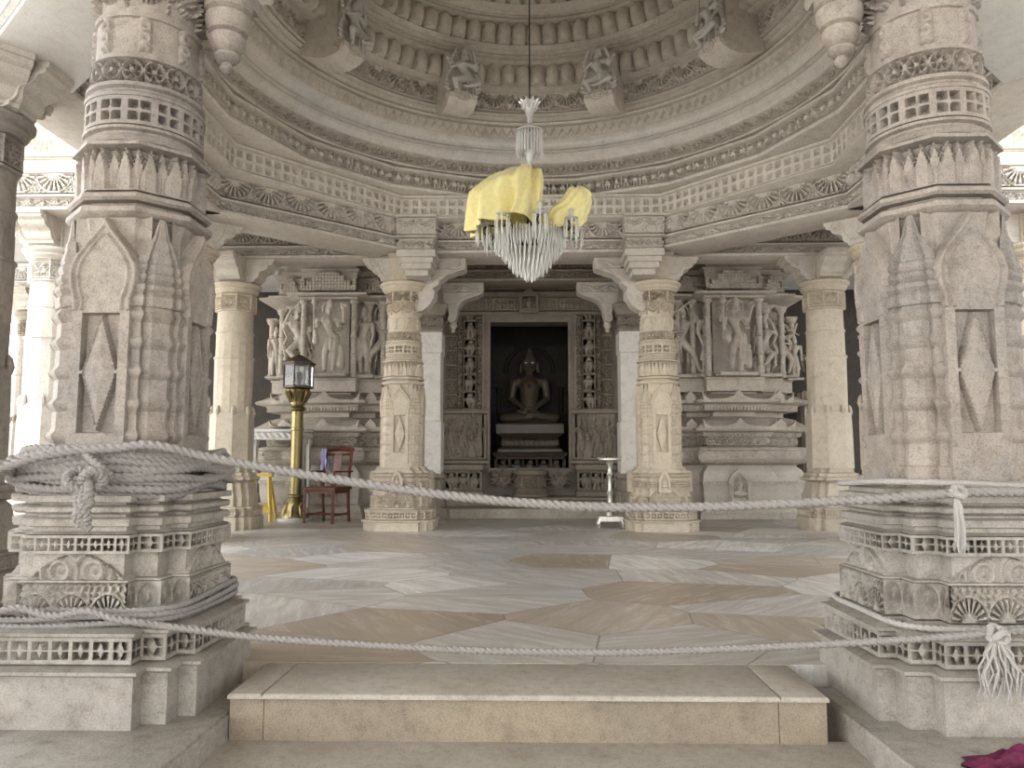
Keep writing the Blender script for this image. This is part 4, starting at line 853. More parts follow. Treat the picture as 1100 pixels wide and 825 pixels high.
# threshold block and the two lion faces beside it
t = thing('threshold_block', 'round carved threshold block in front of the dark doorway', 'threshold', (0, 15.17, .34))
g = G(); c = circle(.30, 48); sweep(g, c, [(.06, 0), (.06, .05), (.03, .07), (.05, .10), (.0, .14), (-.02, .16), (-.02, .40), (.02, .43), (.02, .50), (-.03, .52)]); band(g, c, -.02, .015, .18, .39, p_arab, .3, .013, smooth=True); obj('drum', g, MD, t)
for s in (-1, 1):
    t = thing('lion_mask', 'carved lion face to the %s of the round threshold block' % ('left' if s < 0 else 'right'), 'carving', (s * .56, 15.22, .50))
    g = G(); capsule(g, (0, .1, .16), .16, (0, 0, .15), .14)
    for k in (-1, 1):
        g.ball((k * .065, -.13, .20), .038); capsule(g, (k * .06, -.12, .25), .022, (k * .12, -.09, .27), .02); capsule(g, (k * .03, -.15, .09), .045, (k * .09, -.11, .10), .04); capsule(g, (k * .14, .0, .28), .035, (k * .20, .0, .33), .015)
        for q in range(5): a = -.3 + q * .42; capsule(g, (k * .15 * math.cos(a), 0, .15 + .15 * math.sin(a)), .03, (k * .23 * math.cos(a), .02, .15 + .22 * math.sin(a)), .018)
    capsule(g, (0, -.15, .19), .03, (0, -.18, .12), .04); capsule(g, (-.07, -.14, .03), .018, (.07, -.14, .03), .018)
    obj('mask', skin(g, 'mask', MD, .011, 1), None, t)

# chamber, throne and seated idol
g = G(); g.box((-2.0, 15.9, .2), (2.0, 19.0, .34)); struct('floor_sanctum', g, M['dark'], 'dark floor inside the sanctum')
g = G(); g.box((-2.2, 18.8, 0), (2.2, 19.0, 4.9)); struct('wall_sanctum_back', g, M['dark'], 'dark back wall of the sanctum')  # chamber's near-black colour stands in for its lack of light
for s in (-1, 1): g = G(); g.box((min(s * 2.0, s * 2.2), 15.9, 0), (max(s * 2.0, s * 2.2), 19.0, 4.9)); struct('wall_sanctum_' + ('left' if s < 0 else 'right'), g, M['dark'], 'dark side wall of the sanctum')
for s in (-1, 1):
    g = G(); g.box((min(s * 4.9, s * 9.0), 16.6, 0), (max(s * 4.9, s * 9.0), 16.8, 4.75)); struct('wall_' + ('left' if s < 0 else 'right'), g, M['dark'], 'wall behind the aisle, coloured dark as shade')  # dark colour puts the deep shade of the gap on this wall
MI = M['idol']
t = thing('idol_throne', 'carved stone throne in tiers inside the dark doorway, under the seated idol', 'throne', (-.0, 17.35, .30))
g = G(); R_ = rect(.80, .50); sweep(g, R_, [(.10, 0), (.10, .14), (.02, .20), (.02, .30), (-.06, .34), (-.06, .80), (.0, .84), (.02, .90), (-.06, .94)]); band(g, R_, -.06, -.02, .36, .79, p_figures, .30, .014); obj('lower_tier', g, MI, t)
g = G(); R_ = rect(.62, .42); sweep(g, R_, [(.08, .92), (.08, .98), (-.03, 1.06), (-.03, 1.22), (.04, 1.28), (.12, 1.33), (.12, 1.52), (.08, 1.56)]); band(g, R_, -.03, .02, 1.07, 1.22, p_petals, .1, .013); obj('upper_tier', g, MI, t)
g = G(); g.box((-1.05, .45, 1.4), (1.05, .55, 3.4))
for s in (-1, 1):
    for q in range(2): g.lathe([(.05, .9), (.07, .95), (.05, 1.0), (.05, 2.3), (.08, 2.4), (.05, 2.45)], 12, (s * (.72 + q * .22), .40, 0))
    g.box((min(s * .66, s * 1.02), .34, 2.42), (max(s * .66, s * 1.02), .5, 2.52))
th = np.linspace(0, PI, 24); g.tube(np.stack([.56 * np.cos(th), np.full(24, .42), 2.75 + .62 * np.sin(th)], 1), .05, 8); obj('back_screen', g, M['dark'], t)  # screen coloured near-black so it sinks into the doorway's shade
def idol():
    t = thing('seated_idol', 'cross-legged stone idol with bright white eyes, seated in the dark doorway', 'statue', (-.01, 17.25, 1.86))
    g = G()
    capsule(g, (0, 0, .18), .20, (0, 0, .45), .19); capsule(g, (0, 0, .45), .19, (0, -.01, .82), .24); capsule(g, (-.26, 0, .93), .11, (.26, 0, .93), .11); capsule(g, (0, -.02, .9), .2, (0, 0, 1.10), .085)
    for s in (-1, 1):
        capsule(g, (s * .12, 0, .14), .15, (s * .56, -.16, .12), .12); capsule(g, (s * .56, -.18, .12), .11, (-s * .04, -.32, .13 + (.05 if s > 0 else 0)), .07)
        f = np.array((-s * .10, -.33, .17 + (.06 if s > 0 else 0))); capsule(g, f, .055, f + (-s * .16, .02, .03), .035)
        for q in range(4): capsule(g, f + (-s * .16, .02 - .02 * q, .03), .015, f + (-s * .20, .02 - .02 * q, .035), .013, 8)
        capsule(g, (s * .345, 0, .92), .10, (s * .40, .0, .56), .078); capsule(g, (s * .40, .0, .56), .078, (s * .13, -.29, .32), .055)
        h = np.array((s * .10, -.31, .31)); capsule(g, h, .05, h + (-s * .07, -.02, 0), .045)
        for q in range(4): capsule(g, h + (-s * .08, -.045 + .025 * q, .0), .014, h + (-s * .17, -.05 + .025 * q, .012), .012, 8)
        capsule(g, h + (0, -.05, .02), .016, h + (-s * .05, -.09, .035), .013, 8)
        capsule(g, (s * .185, .0, 1.36), .03, (s * .20, .0, 1.18), .038, 8)
        capsule(g, (s * .03, -.168, 1.40), .014, (s * .12, -.145, 1.405), .012, 8); capsule(g, (s * .02, -.17, 1.235), .02, (s * .06, -.16, 1.24), .012, 8)
        capsule(g, (s * .11, -.21, .86), .03, (s * .11, -.215, .86), .03)
    capsule(g, (0, -.0, 1.10), .09, (0, -.01, 1.2), .10); capsule(g, (0, -.005, 1.30), .165, (0, .0, 1.42), .17); capsule(g, (0, -.06, 1.22), .095, (0, -.07, 1.25), .10)
    capsule(g, (0, -.165, 1.38), .018, (0, -.20, 1.295), .028, 8); capsule(g, (0, .02, 1.56), .11, (0, .02, 1.60), .09); capsule(g, (0, .03, 1.66), .05, (0, .03, 1.68), .045)
    obj('body', skin(g, 'body', MI, .014, 2), None, t)
    for s in (-1, 1):
        g = G(); g.ball((s * .072, -.152, 1.355), (.040, .022, .018)); obj('eye', g, M['eye'], t, label='bright white enamel eye')
    g = G(); g.prism([(-.045, .82), (0, .76), (.045, .82), (0, .88)], -.262, -.20); obj('chest_emblem', g, M['dark'], t, label='dark diamond emblem on the chest')
idol()

# ------------------------------------------------------------------ ropes
def rope(pts, r, pitch=.07, step=.009, n=15, strands=3, smooth=True):
    P = np.asarray(pts, float)
    if smooth:   # Catmull-Rom
        Q = np.concatenate([[2 * P[0] - P[1]], P, [2 * P[-1] - P[-2]]]); out = []
        for k in range(1, len(Q) - 2):
            L = np.linalg.norm(Q[k + 1] - Q[k]); m = max(3, int(L / step)); t_ = np.linspace(0, 1, m, endpoint=False)[:, None]
            a, b, c, d = Q[k - 1], Q[k], Q[k + 1], Q[k + 2]; out.append(.5 * (2 * b + (c - a) * t_ + (2 * a - 5 * b + 4 * c - d) * t_ ** 2 + (3 * b - a - 3 * c + d) * t_ ** 3))
        P = np.concatenate(out + [Q[-2][None]])
    T = np.gradient(P, axis=0); T /= np.linalg.norm(T, axis=1)[:, None] + 1e-12; m = len(P); A = np.zeros((m, 3)); u = np.array([0, 0, 1.]) if abs(T[0][2]) < .9 else np.array([1., 0, 0])
    for k in range(m): u = u - T[k] * (u @ T[k]); u /= np.linalg.norm(u) + 1e-12; A[k] = u
    B = np.cross(T, A); s = np.concatenate([[0], np.cumsum(np.linalg.norm(np.diff(P, axis=0), axis=1))])
    th = np.linspace(0, 2 * PI, n, endpoint=False)[None]; ph = 2 * PI * s[:, None] / pitch
    R = r * (.56 + .50 * np.abs(np.cos(strands / 2 * (th - ph / 1.0))) ** .75 + .02 * np.sin(th * 9 + ph * 7))
    g = G(); V = P[:, None] + (R * np.cos(th))[..., None] * A[:, None] + (R * np.sin(th))[..., None] * B[:, None]; g.grid(V, cv=True)
    i = 0; g.n.append([k for k in range(n)]); g.n.append([(m - 1) * n + k for k in reversed(range(n))]); return g
def sup(a, hx, hy, p=3.2):   # rounded square
    c, s = math.cos(a), math.sin(a); k = (abs(c) ** p + abs(s) ** p) ** (-1 / p); return hx * k * c, hy * k * s
def join(gs):
    o = G()
    for g in gs:
        off = o.c
        for v in g.v: o.verts(v)
        o.q += [q + off for q in g.q]; o.n += [[i + off for i in f] for f in g.n]
    return o
ax, ay = -2.035, 3.82
up = thing('barrier_rope', 'thick upper rope coiled round the huge left pillar and slung across to the right', 'rope', (0, 3.4, 0))
def local(g): 
    for v in g.v: v -= np.array([0, 3.4, 0])
    return g
gs_ = []
for k in range(11):   # the coil: overlapping turns at uneven heights
    z = .895 + .0165 * k + .006 * math.sin(k * 2.3); ph = rng.uniform(0, 6); hx = .405 + .035 * math.sin(PI * k / 10.) + rng.uniform(-.012, .012)
    pts = []
    for a in np.linspace(0, 2 * PI, 41)[:-1]:
        x, y = sup(a, hx, hx); pts.append((ax + x, ay + y, z + .022 * math.sin(a * 2 + ph) + .010 * math.sin(a * 5 + 2 * ph)))
    pts.append(pts[0]); gs_.append(rope(pts, .0195, .10, .008, 18))
obj('coil', local(join(gs_)), M['rope'], up)
top = []
for a in np.linspace(PI * 1.02, PI * 2.0, 18):
    x, y = sup(a, .475, .475); f = (a - PI * 1.02) / (PI * .98); top.append((ax + x, ay + y, 1.0 + .085 * math.sin(f * PI) + .012 * math.sin(f * 14)))
gs_ = [rope([(-2.62, 3.30, .93), (-2.45, 3.26, .955), (-2.30, 3.27, 1.0), (-2.15, 3.30, 1.05), (-2.0, 3.33, 1.075), (-1.85, 3.34, 1.085), (-1.72, 3.345, 1.10), (-1.62, 3.36, 1.085), (-1.497, 3.42, 1.051), (-1.162, 3.45, .988), (-.741, 3.45, .922), (-.407, 3.45, .877), (-.076, 3.45, .845), (.254, 3.45, .827), (.663, 3.44, .826), (1.098, 3.40, .845), (1.283, 3.36, .859), (1.424, 3.32, .868), (1.638, 3.27, .889), (1.80, 3.26, .90), (2.023, 3.27, .90), (2.5, 3.34, .90)], .0205, .105, .008, 18)]
obj('span', local(gs_[0]), M['rope'], up)
obj('loose_end', local(rope([(-1.98, 3.34, 1.06), (-1.93, 3.31, 1.03), (-1.86, 3.29, .985), (-1.83, 3.28, .96)], .017, .08, .006, 18)), M['rope'], up)
for k in range(3):   # loose loops at the far left
    gs_ = []; gs_.append(rope([(-2.75, 3.5, .93 + .03 * k), (-2.5, 3.33, .95 + .03 * k), (-2.36, 3.27, .965 + .02 * k), (-2.31, 3.32, .985 + .015 * k), (-2.36, 3.42, .98)], .018, .09, .007, 18)); obj('loose_loop', local(join(gs_)), M['rope'], up)
th = np.linspace(0, 2 * PI, 60); kx, ky, kz = -1.925, 3.25, .93
kn = [rope(np.stack([kx + .030 * (np.sin(th) + 1.6 * np.sin(2 * th)), ky + .022 * np.sin(3 * th), kz + .034 * (np.cos(th) - 1.6 * np.cos(2 * th))], 1), .021, .07, .006, 12)]
for k in range(3): kn.append(rope([(kx + .02 * (k - 1), ky - .01, kz - .02), (kx + .025 * (k - 1) + .01, ky - .02 - .01 * (k == 1), kz - .08), (kx + .03 * math.sin(k * 2), ky - .015, kz - .13), (kx + .022 * (k - 1) + .012, ky, kz - .175 - .015 * (k == 2))], .019, .06, .006, 12))
obj('knot', local(join(kn)), M['rope'], up, label='lumpy knot with its tail hanging down')
# tie of the upper rope at the right pillar
bx, by = 1.99, 3.82; gs_ = []
for k, z in enumerate((.925,)):
    pts = [(bx + sup(a, .43 + .01 * k, .43 + .01 * k)[0], by + sup(a, .47, .47)[1] if 0 else by + sup(a, .43 + .01 * k, .45)[1], z + .012 * math.sin(2 * a + k)) for a in np.linspace(0, 2 * PI, 41)[:-1]]; pts.append(pts[0]); gs_.append(rope(pts, .015, .06, .010, 12))
obj('tie', local(join(gs_)), M['rope_white'], up, label='paler rope tied round the right pillar')
def frayed(x, y, z, L, spread, n, seed):
    r_ = np.random.default_rng(seed); g = G()
    for k in range(n):
        dx, dy = r_.uniform(-1, 1) * spread, r_.uniform(-.6, .3) * spread; l = L * r_.uniform(.75, 1.05); b = r_.uniform(-1, 1) * spread * .6
        g.tube([(x + dx * .15, y + dy * .1, z), (x + dx * .6 + b * .3, y + dy * .5 - .015, z - l * .25), (x + dx * .8 - b * .4, y + dy * .8 - .02, z - l * .6), (x + dx + b * .3, y + dy - .02, z - l)], [.006, .006, .005, .0025], 5)
    return g
g = frayed(1.728, 3.255, .89, .235, .022, 16, 3); gk = rope([(1.70, 3.25, .91), (1.735, 3.225, .885), (1.76, 3.25, .905), (1.735, 3.27, .92), (1.705, 3.235, .89)], .015, .05, .006, 12)
obj('frayed_end', local(join([g, gk])), M['rope_white'], up, label='frayed pale rope end')
lo = thing('barrier_rope', 'thinner lower rope wound round the base of the left pillar, slung low across', 'rope', (0, 3.4, 0))
def loop_rows(ax, rows, r, mat, name, hx=.452):
    gs_ = []
    for z, k in rows:
        pts = []
        for a in np.linspace(0, 2 * PI, 49)[:-1]:
            x, y = sup(a, hx + k, hx + k, 5); pts.append((ax + x, ay + y, z + .012 * math.sin(a + 1) + .006 * math.sin(3 * a + z * 50)))
        pts.append(pts[0]); gs_.append(rope(pts, r, .085, .007, 18))
    obj(name, local(join(gs_)), mat, lo)
loop_rows(ax, ((.332, .0), (.359, .003), (.386, -.005)), .0135, M['rope'], 'loops')
obj('span', local(rope([(-2.45, 3.36, .40), (-2.33, 3.27, .385), (-2.2, 3.285, .41), (-2.05, 3.275, .38), (-1.90, 3.275, .40), (-1.78, 3.27, .37), (-1.68, 3.285, .352), (-1.577, 3.32, .33), (-1.191, 3.36, .277), (-.715, 3.38, .243), (-.235, 3.38, .222), (.281, 3.38, .217), (.715, 3.38, .231), (1.141, 3.36, .257), (1.464, 3.30, .291), (1.70, 3.25, .32), (1.84, 3.24, .335), (2.0, 3.25, .345), (2.45, 3.28, .36)], .0155, .085, .007, 18)), M['rope'], lo)
loop_rows(bx, ((.335, .0),), .014, M['rope_white'], 'tie')
g = frayed(1.835, 3.215, .315, .235, .085, 38, 5); gk = rope([(1.80, 3.225, .33), (1.85, 3.20, .305), (1.88, 3.225, .335), (1.84, 3.25, .36), (1.81, 3.205, .32), (1.86, 3.20, .35)], .016, .05, .006, 12)
obj('tassel', local(join([g, gk])), M['rope_white'], lo, label='bushy frayed white tassel')

# ------------------------------------------------------------------ chandelier and its dust cloths
ch = thing('chandelier', 'crystal chandelier hanging on a long rod in the middle of the dome', 'chandelier', (-.02, CY, 0))
g = G(); g.tube([(0, 0, 8.4), (0, 0, 3.5)], .007, 8); obj('rod', g, M['blackmetal'], ch)
g = G(); g.lathe([(.012, 4.58), (.03, 4.60), (.025, 4.66), (.05, 4.74), (.075, 4.80), (.095, 4.83), (.085, 4.83), (.045, 4.75)], 20)
for k in range(10): a = k * PI / 5; g.tube([(.06 * math.cos(a), .06 * math.sin(a), 4.76), (.095 * math.cos(a), .095 * math.sin(a), 4.84), (.12 * math.cos(a), .12 * math.sin(a), 4.85)], [.016, .014, .004], 6)
obj('glass_trumpet', g, M['crystal'], ch)
def prism_mesh(L, r):
    g = G(); g.lathe([(.0005, 0), (r * .5, -.004), (r, -.02), (r, -L * .72), (.0008, -L)], 6); return g.mesh('crystal_drop', M['crystal'], 20)
g = G(); g.lathe([(.012, 4.56), (.10, 4.545), (.14, 4.52), (.14, 4.505), (.02, 4.53)], 24)
for k in range(26):
    a = 2 * PI * k / 26; q = prism_mesh(.26, .012); 
    for rr, z in ((.135, 4.50),): g.lathe([(.0005, z), (.009, z - .015), (.011, z - .10), (.011, z - .20), (.0008, z - .27)], 6, (rr * math.cos(a), rr * math.sin(a), 0))
g.lathe([(.0, 4.12), (.02, 4.14), (.04, 4.22), (.06, 4.30), (.07, 4.38), (.03, 4.50)], 12); up_ = obj('upper_crystal_tier', g, M['crystal'], ch)
g = G(); g.lathe([(.0, 3.30), (.05, 3.32), (.09, 3.40), (.05, 3.47), (.03, 3.55), (.05, 3.6), (.015, 3.65)], 20); g.lathe([(.24, 3.34), (.30, 3.355), (.30, 3.37), (.24, 3.38), (.24, 3.34)], 40)
arms = []
for k in range(8):
    a = k * PI / 4 + .2; c_, s_ = math.cos(a), math.sin(a); R_ = .50
    pr = [(.05, 3.42), (.15, 3.34), (.28, 3.36), (.38, 3.46), (.46, 3.46), (.50, 3.40), (.47, 3.36), (.43, 3.39)]; g.tube([(p * c_, p * s_, z) for p, z in pr], .011, 6); arms.append((R_ * c_, R_ * s_))
obj('arms', g, M['blackmetal'], ch)
for x, y in arms:
    g = G(); g.lathe([(.012, 3.45), (.05, 3.455), (.075, 3.475), (.07, 3.48), (.02, 3.465), (.02, 3.55), (.03, 3.56), (.02, 3.575)], 16, (x, y, 0)); obj('candle_cup', g, M['crystal'], ch)
DR, DL = prism_mesh(.21, .009), prism_mesh(.26, .009)
for x, y in arms:
    for q in range(8):
        a = q * PI / 4; obj('crystal_drop', DR, None, ch, loc=(x + .068 * math.cos(a), y + .068 * math.sin(a), 3.465 - .01 * (q % 2)))
for q in range(36): a = q * PI / 18; obj('crystal_drop', DL, None, ch, loc=(.29 * math.cos(a), .29 * math.sin(a), 3.37))
g = G()
for rr, z, n, L in ((.37, 3.42, 70, .2), (.33, 3.40, 60, .22), (.26, 3.27, 34, .18), (.22, 3.20, 30, .17), (.18, 3.15, 25, .17), (.14, 3.11, 20, .17), (.10, 3.08, 14, .16), (.06, 3.05, 9, .15), (.025, 3.035, 4, .15)):
    for q in range(n):
        a = 2 * PI * (q + .3) / n; y = z + rng.uniform(-.02, .02); g.lathe([(.0005, y), (.007, y - .015), (.0085, y - L * .4), (.0085, y - L * .75), (.0006, y - L)], 5, (rr * math.cos(a), rr * math.sin(a), 0))
o = obj('crystal_cascade', g, M['crystal'], ch, angle=20); o['kind'] = 'stuff'

def cloth_left():
    na, nv = 150, 60; A_ = np.linspace(math.radians(60), math.radians(292), na); g = G(); P = np.zeros((na, nv, 3))
    for i, a in enumerate(A_):
        d = math.degrees(a); Rm = np.interp(d, [60, 90, 120, 180, 225, 255, 275, 292], [.22, .38, .55, .60, .60, .50, .36, .27]); hem = np.interp(d, [60, 120, 180, 215, 245, 270, 292], [3.6, 3.5, 3.40, 3.40, 3.44, 3.42, 3.48])
        for j in range(nv):
            v = j / (nv - 1)
            if v < .5: q = v / .5; r = .02 + (Rm - .02) * q; z = 4.05 - .04 * q - .24 * max(0, (r - .30) / .30) ** 1.3 * (Rm > .4)
            else: q = (v - .5) / .5; r = Rm + .035 * q; zt = 4.05 - .04 - .24 * max(0, (Rm - .30) / .30) ** 1.3 * (Rm > .4); z = zt + (hem - zt) * q
            w = .5 - .5 * math.cos(min(1, v * 1.6) * PI); fold = .045 * math.sin(a * 11 + 2.5 * v) + .024 * math.sin(a * 25 + 5 * v)
            # long pulls running down to the gathered front corner
            pull = .085 * math.sin((d - 215) * .11 + v * 9) * np.clip((d - 205) / 40, 0, 1) * (1 - v * .3)
            r2 = r + fold * w + pull * w; P[i, j] = (r2 * math.cos(a), r2 * math.sin(a), z + .015 * math.sin(a * 9 + v * 5) * w)
    g.grid(P); P2 = P * 1.0; P2[:, :, :2] *= .985; P2[:, :, 2] -= .006; g.grid(P2[::-1]); return g
o = obj('dust_cloth', cloth_left(), M['cloth'], loc=(-.02, CY, 0), angle=80); tag(o, 'large pale yellow dust cloth draped over the left half of the chandelier', 'cloth')
g = G(); sl = [(3.41, .20, .50), (3.44, .155, .545), (3.50, .115, .585), (3.57, .16, .605), (3.64, .25, .62), (3.70, .30, .635), (3.76, .34, .635), (3.81, .375, .61), (3.84, .41, .56), (3.855, .45, .50)]
zz = np.linspace(3.41, 3.855, 40); x0 = np.interp(zz, [s[0] for s in sl], [s[1] for s in sl]); x1 = np.interp(zz, [s[0] for s in sl], [s[2] for s in sl]); na = 72; th = np.linspace(0, 2 * PI, na, endpoint=False)
P = np.zeros((na, 40, 3))
for j in range(40):
    hw = (x1[j] - x0[j]) / 2; f = 1 + .07 * np.sin(th * 5 + zz[j] * 14) + .05 * np.sin(th * 11 - zz[j] * 22); P[:, j] = np.stack([(x0[j] + x1[j]) / 2 + hw * np.cos(th) * (1 + (f - 1) * .6), np.minimum(hw, .17) * .85 * np.sin(th) * f, zz[j] + .012 * np.sin(th * 4 + j * .3)], 1)
i0 = g.grid(P, cu=True); g.n.append([i0 + a * 40 + 39 for a in range(na)])
o = obj('dust_cloth', g, M['cloth'], loc=(-.02, CY - .12, 0), angle=80); tag(o, 'small yellow dust cloth bagged over one arm at the right of the chandelier', 'cloth')

# ------------------------------------------------------------------ things standing on the hall floor
t = thing('lantern_post', 'brass lantern on a tall brass post with a white round foot, beside the armchair', 'lamp', (-4.055, 13.3, 0))
g = G(); g.lathe([(0, 0), (.29, 0), (.30, .015), (.30, .045), (.285, .06), (.0, .065)], 48); obj('foot_plate', g, M['white'], t, label='white round marble foot plate')
g = G(); g.lathe([(.24, .06), (.235, .10), (.20, .15), (.17, .22), (.16, .30), (.12, .36), (.105, .40), (.135, .42), (.135, .44), (.10, .46)], 40)
for k in range(8):
    a = k * PI / 4; g.tube([(.22 * math.cos(a), .22 * math.sin(a), .08), (.20 * math.cos(a), .20 * math.sin(a), .18), (.165 * math.cos(a), .165 * math.sin(a), .26), (.18 * math.cos(a + .2), .18 * math.sin(a + .2), .33)], [.03, .028, .022, .008], 8)
obj('flared_base', g, M['brass'], t)
g = G(); g.lathe([(.10, .44), (.095, .50), (.095, 1.55), (.105, 1.56), (.105, 1.60), (.095, 1.61), (.095, 1.88), (.12, 1.90), (.135, 1.94), (.11, 1.97), (.10, 1.99)], 40); obj('post', g, M['brass'], t)
g = G(); g.lathe([(.10, 1.98), (.12, 2.02), (.115, 2.08), (.15, 2.14), (.19, 2.22), (.20, 2.26), (.16, 2.29)], 32)
for k in range(12): a = k * PI / 6; r_ = .165; g.tube([(r_ * .8 * math.cos(a), r_ * .8 * math.sin(a), 2.04), (r_ * math.cos(a), r_ * math.sin(a), 2.12), (r_ * 1.25 * math.cos(a), r_ * 1.25 * math.sin(a), 2.20), (r_ * 1.15 * math.cos(a), r_ * 1.15 * math.sin(a), 2.27)], [.012, .024, .03, .012], 6)
obj('leaf_capital', g, M['brass'], t)
la = G(); hexo = circle(.255, 6, PI / 6)
sweep(la, hexo, [(-.02, 2.285), (.01, 2.29), (.01, 2.32), (-.01, 2.33)])
for x, y in hexo: la.tube([(x, y, 2.30), (x, y, 2.71)], .013, 6)
sweep(la, hexo, [(-.03, 2.69), (.015, 2.695), (.015, 2.72), (-.02, 2.73)], cap=False); lf = obj('lantern_frame', la, M['roofmetal'], t)
g = G(); pl = circle(.248, 6, PI / 6); sweep(g, pl, [(0, 2.33), (0, 2.69)], cap=False); obj('glass_pane', g, M['glass'], lf, label='clear six-sided lantern glass')
g = G(); g.lathe([(.0, 2.33), (.03, 2.33), (.03, 2.40), (.045, 2.43), (.06, 2.48), (.05, 2.54), (.02, 2.58), (0, 2.585)], 16); obj('bulb', g, M['bulb'], lf)
g = G(); sweep(g, circle(.30, 6, PI / 6), [(0, 2.715), (.0, 2.735), (-.10, 2.80), (-.22, 2.875), (-.27, 2.90), (-.285, 2.93)]); obj('lantern_roof', g, M['roofmetal'], t)

t = thing('armchair', 'dark red wooden armchair beside the brass lantern post', 'chair', (-3.42, 13.0, 0), -.32)
W = M['wood']
def wbar(nm, pts, r=.022, parent=None, mat=None, flat=None):
    g = G()
    if flat:
        a, b = np.array(pts[0]), np.array(pts[1]); g.box(tuple(np.minimum(a, b)), tuple(np.maximum(a, b)))
    else:
        pts = np.array(pts, float); 
        for k in range(len(pts) - 1):
            pass
        g.tube(pts, r * 1.25, 4)
    return obj(nm, g, mat or W, parent or t)
for x in (-.27, .27):
    wbar('leg', [(x, -.26, 0), (x, -.26, .30), (x, -.25, .56)], .026); wbar('leg', [(x * .92, .29, 0), (x * .92, .25, .30), (x * .92, .24, .58)], .026)
g = G(); sweep(g, rect(.30, .27), [(-.02, .545), (0, .55), (0, .585), (-.015, .60)]); obj('seat', g, W, t)
g = G(); sweep(g, rect(.27, .24), [(0, .49), (0, .55)]); obj('seat_rail', g, W, t)
bk = thing('x', '', '', (0, 0, 0)); bpy.data.objects.remove(bk)
g = G()
for x in (-.25, .25): g.tube([(x, .24, .56), (x, .27, .85), (x, .32, 1.12), (x, .35, 1.24)], .032, 4)
g.tube([(-.27, .355, 1.22), (0, .375, 1.235), (.27, .355, 1.22)], .04, 4); g.tube([(-.25, .26, .68), (.25, .26, .68)], .022, 4); g.tube([(-.25, .335, 1.14), (.25, .335, 1.14)], .022, 4); bko = obj('back_frame', g, W, t)
g = G(); g.prism([(.262, .68), (.30, 1.0), (.34, 1.16), (.325, 1.165), (.285, 1.0), (.247, .68)], -.075, .075, 'x'); obj('back_splat', g, W, bko)
for x in (-.28, .28):
    g = G(); g.tube([(x, -.235, .58), (x, -.24, .72), (x, -.25, .84)], .025, 4); g.box((x - .035, -.30, .835), (x + .035, .28, .865)); obj('armrest', g, M['blackwood'] if x < 0 else W, t)
wbar('stretcher', [(-.27, -.02, .14), (.27, -.02, .14)], .016); wbar('stretcher', [(-.265, -.26, .14), (-.25, .27, .14)], .016); wbar('stretcher', [(.265, -.26, .14), (.25, .27, .14)], .016)
g = G(); n = 24; th = np.linspace(0, 1, n); ww = np.linspace(-.05, .05, 8); P = np.array([[(-.25 + w + .012 * math.sin(k * .9 + w * 60), .30 + .02 * math.cos(w * 70) + (.06 if k > 12 else -.045) - .0 * k, 1.20 - abs(k - 12) * .028 + .03 * (k == 12)) for w in ww] for k in range(n)]); g.grid(P); P2 = P + np.array([0, .006, .004]); g.grid(P2[::-1])
o = obj('cloth', g, M['lilac'], loc=(-3.42, 13.0, 0), rot=(0, 0, -.32)); tag(o, 'small lilac cloth hung over the back of the wooden armchair', 'cloth')

t = thing('marble_table', 'tall white marble side table with a twisted edge, behind the lantern post', 'table', (-4.50, 13.62, 0))
g = G(); R_ = rect(.56, .22); sweep(g, R_, [(-.02, 1.40), (-.015, 1.42), (-.015, 1.53), (.03, 1.54), (.03, 1.575), (.02, 1.585)]); band(g, R_, -.015, .025, 1.425, 1.53, p_twist, .11, .011); obj('table_top', g, M['white'], t)
for x in (-.48, .48):
    for y in (-.15, .15): g = G(); sweep(g, rect(.07, .06) + np.array([x, y]), [(.02, 0), (.02, .08), (0, .10), (0, 1.30), (.02, 1.33), (.02, 1.41)]); obj('leg', g, M['white'], t)
t = thing('offering_dish', 'shallow metal dish on the tall marble table', 'dish', (-4.45, 13.6, 1.585)); g = G(); g.lathe([(0, 0), (.10, .0), (.16, .03), (.18, .045), (.17, .045), (.10, .015), (0, .012)], 32); obj('dish', g, M['silver'], t)
g = G(); g.lathe([(0, 0), (.02, .0), (.012, .04), (.05, .06), (.055, .09), (.0, .1)], 20); o = obj('oil_lamp', g, M['roofmetal'], loc=(-4.15, 13.58, 1.585)); tag(o, 'little dark oil lamp on the tall marble table', 'lamp')
t = thing('folding_stand', 'yellow wooden folding stand, half hidden by the plain octagonal pillar', 'stand', (-4.58, 13.1, 0))
Y = M['yellow']
for s in (-1, 1):
    g = G(); g.tube([(.19 * s, -.05, .0), (.13 * s, -.01, .80)], .038, 4); obj('leg', g, Y, t); g = G(); g.tube([(.19 * s, .28, .0), (.13 * s, .02, .78)], .03, 4); obj('leg', g, Y, t)
g = G(); g.box((-.19, -.06, .76), (.19, .06, .82)); obj('top_rail', g, Y, t); g = G(); g.box((-.19, -.075, .16), (.19, -.025, .25)); obj('cross_rail', g, Y, t); g = G(); g.box((-.17, .20, .20), (.17, .24, .28)); obj('cross_rail', g, Y, t)

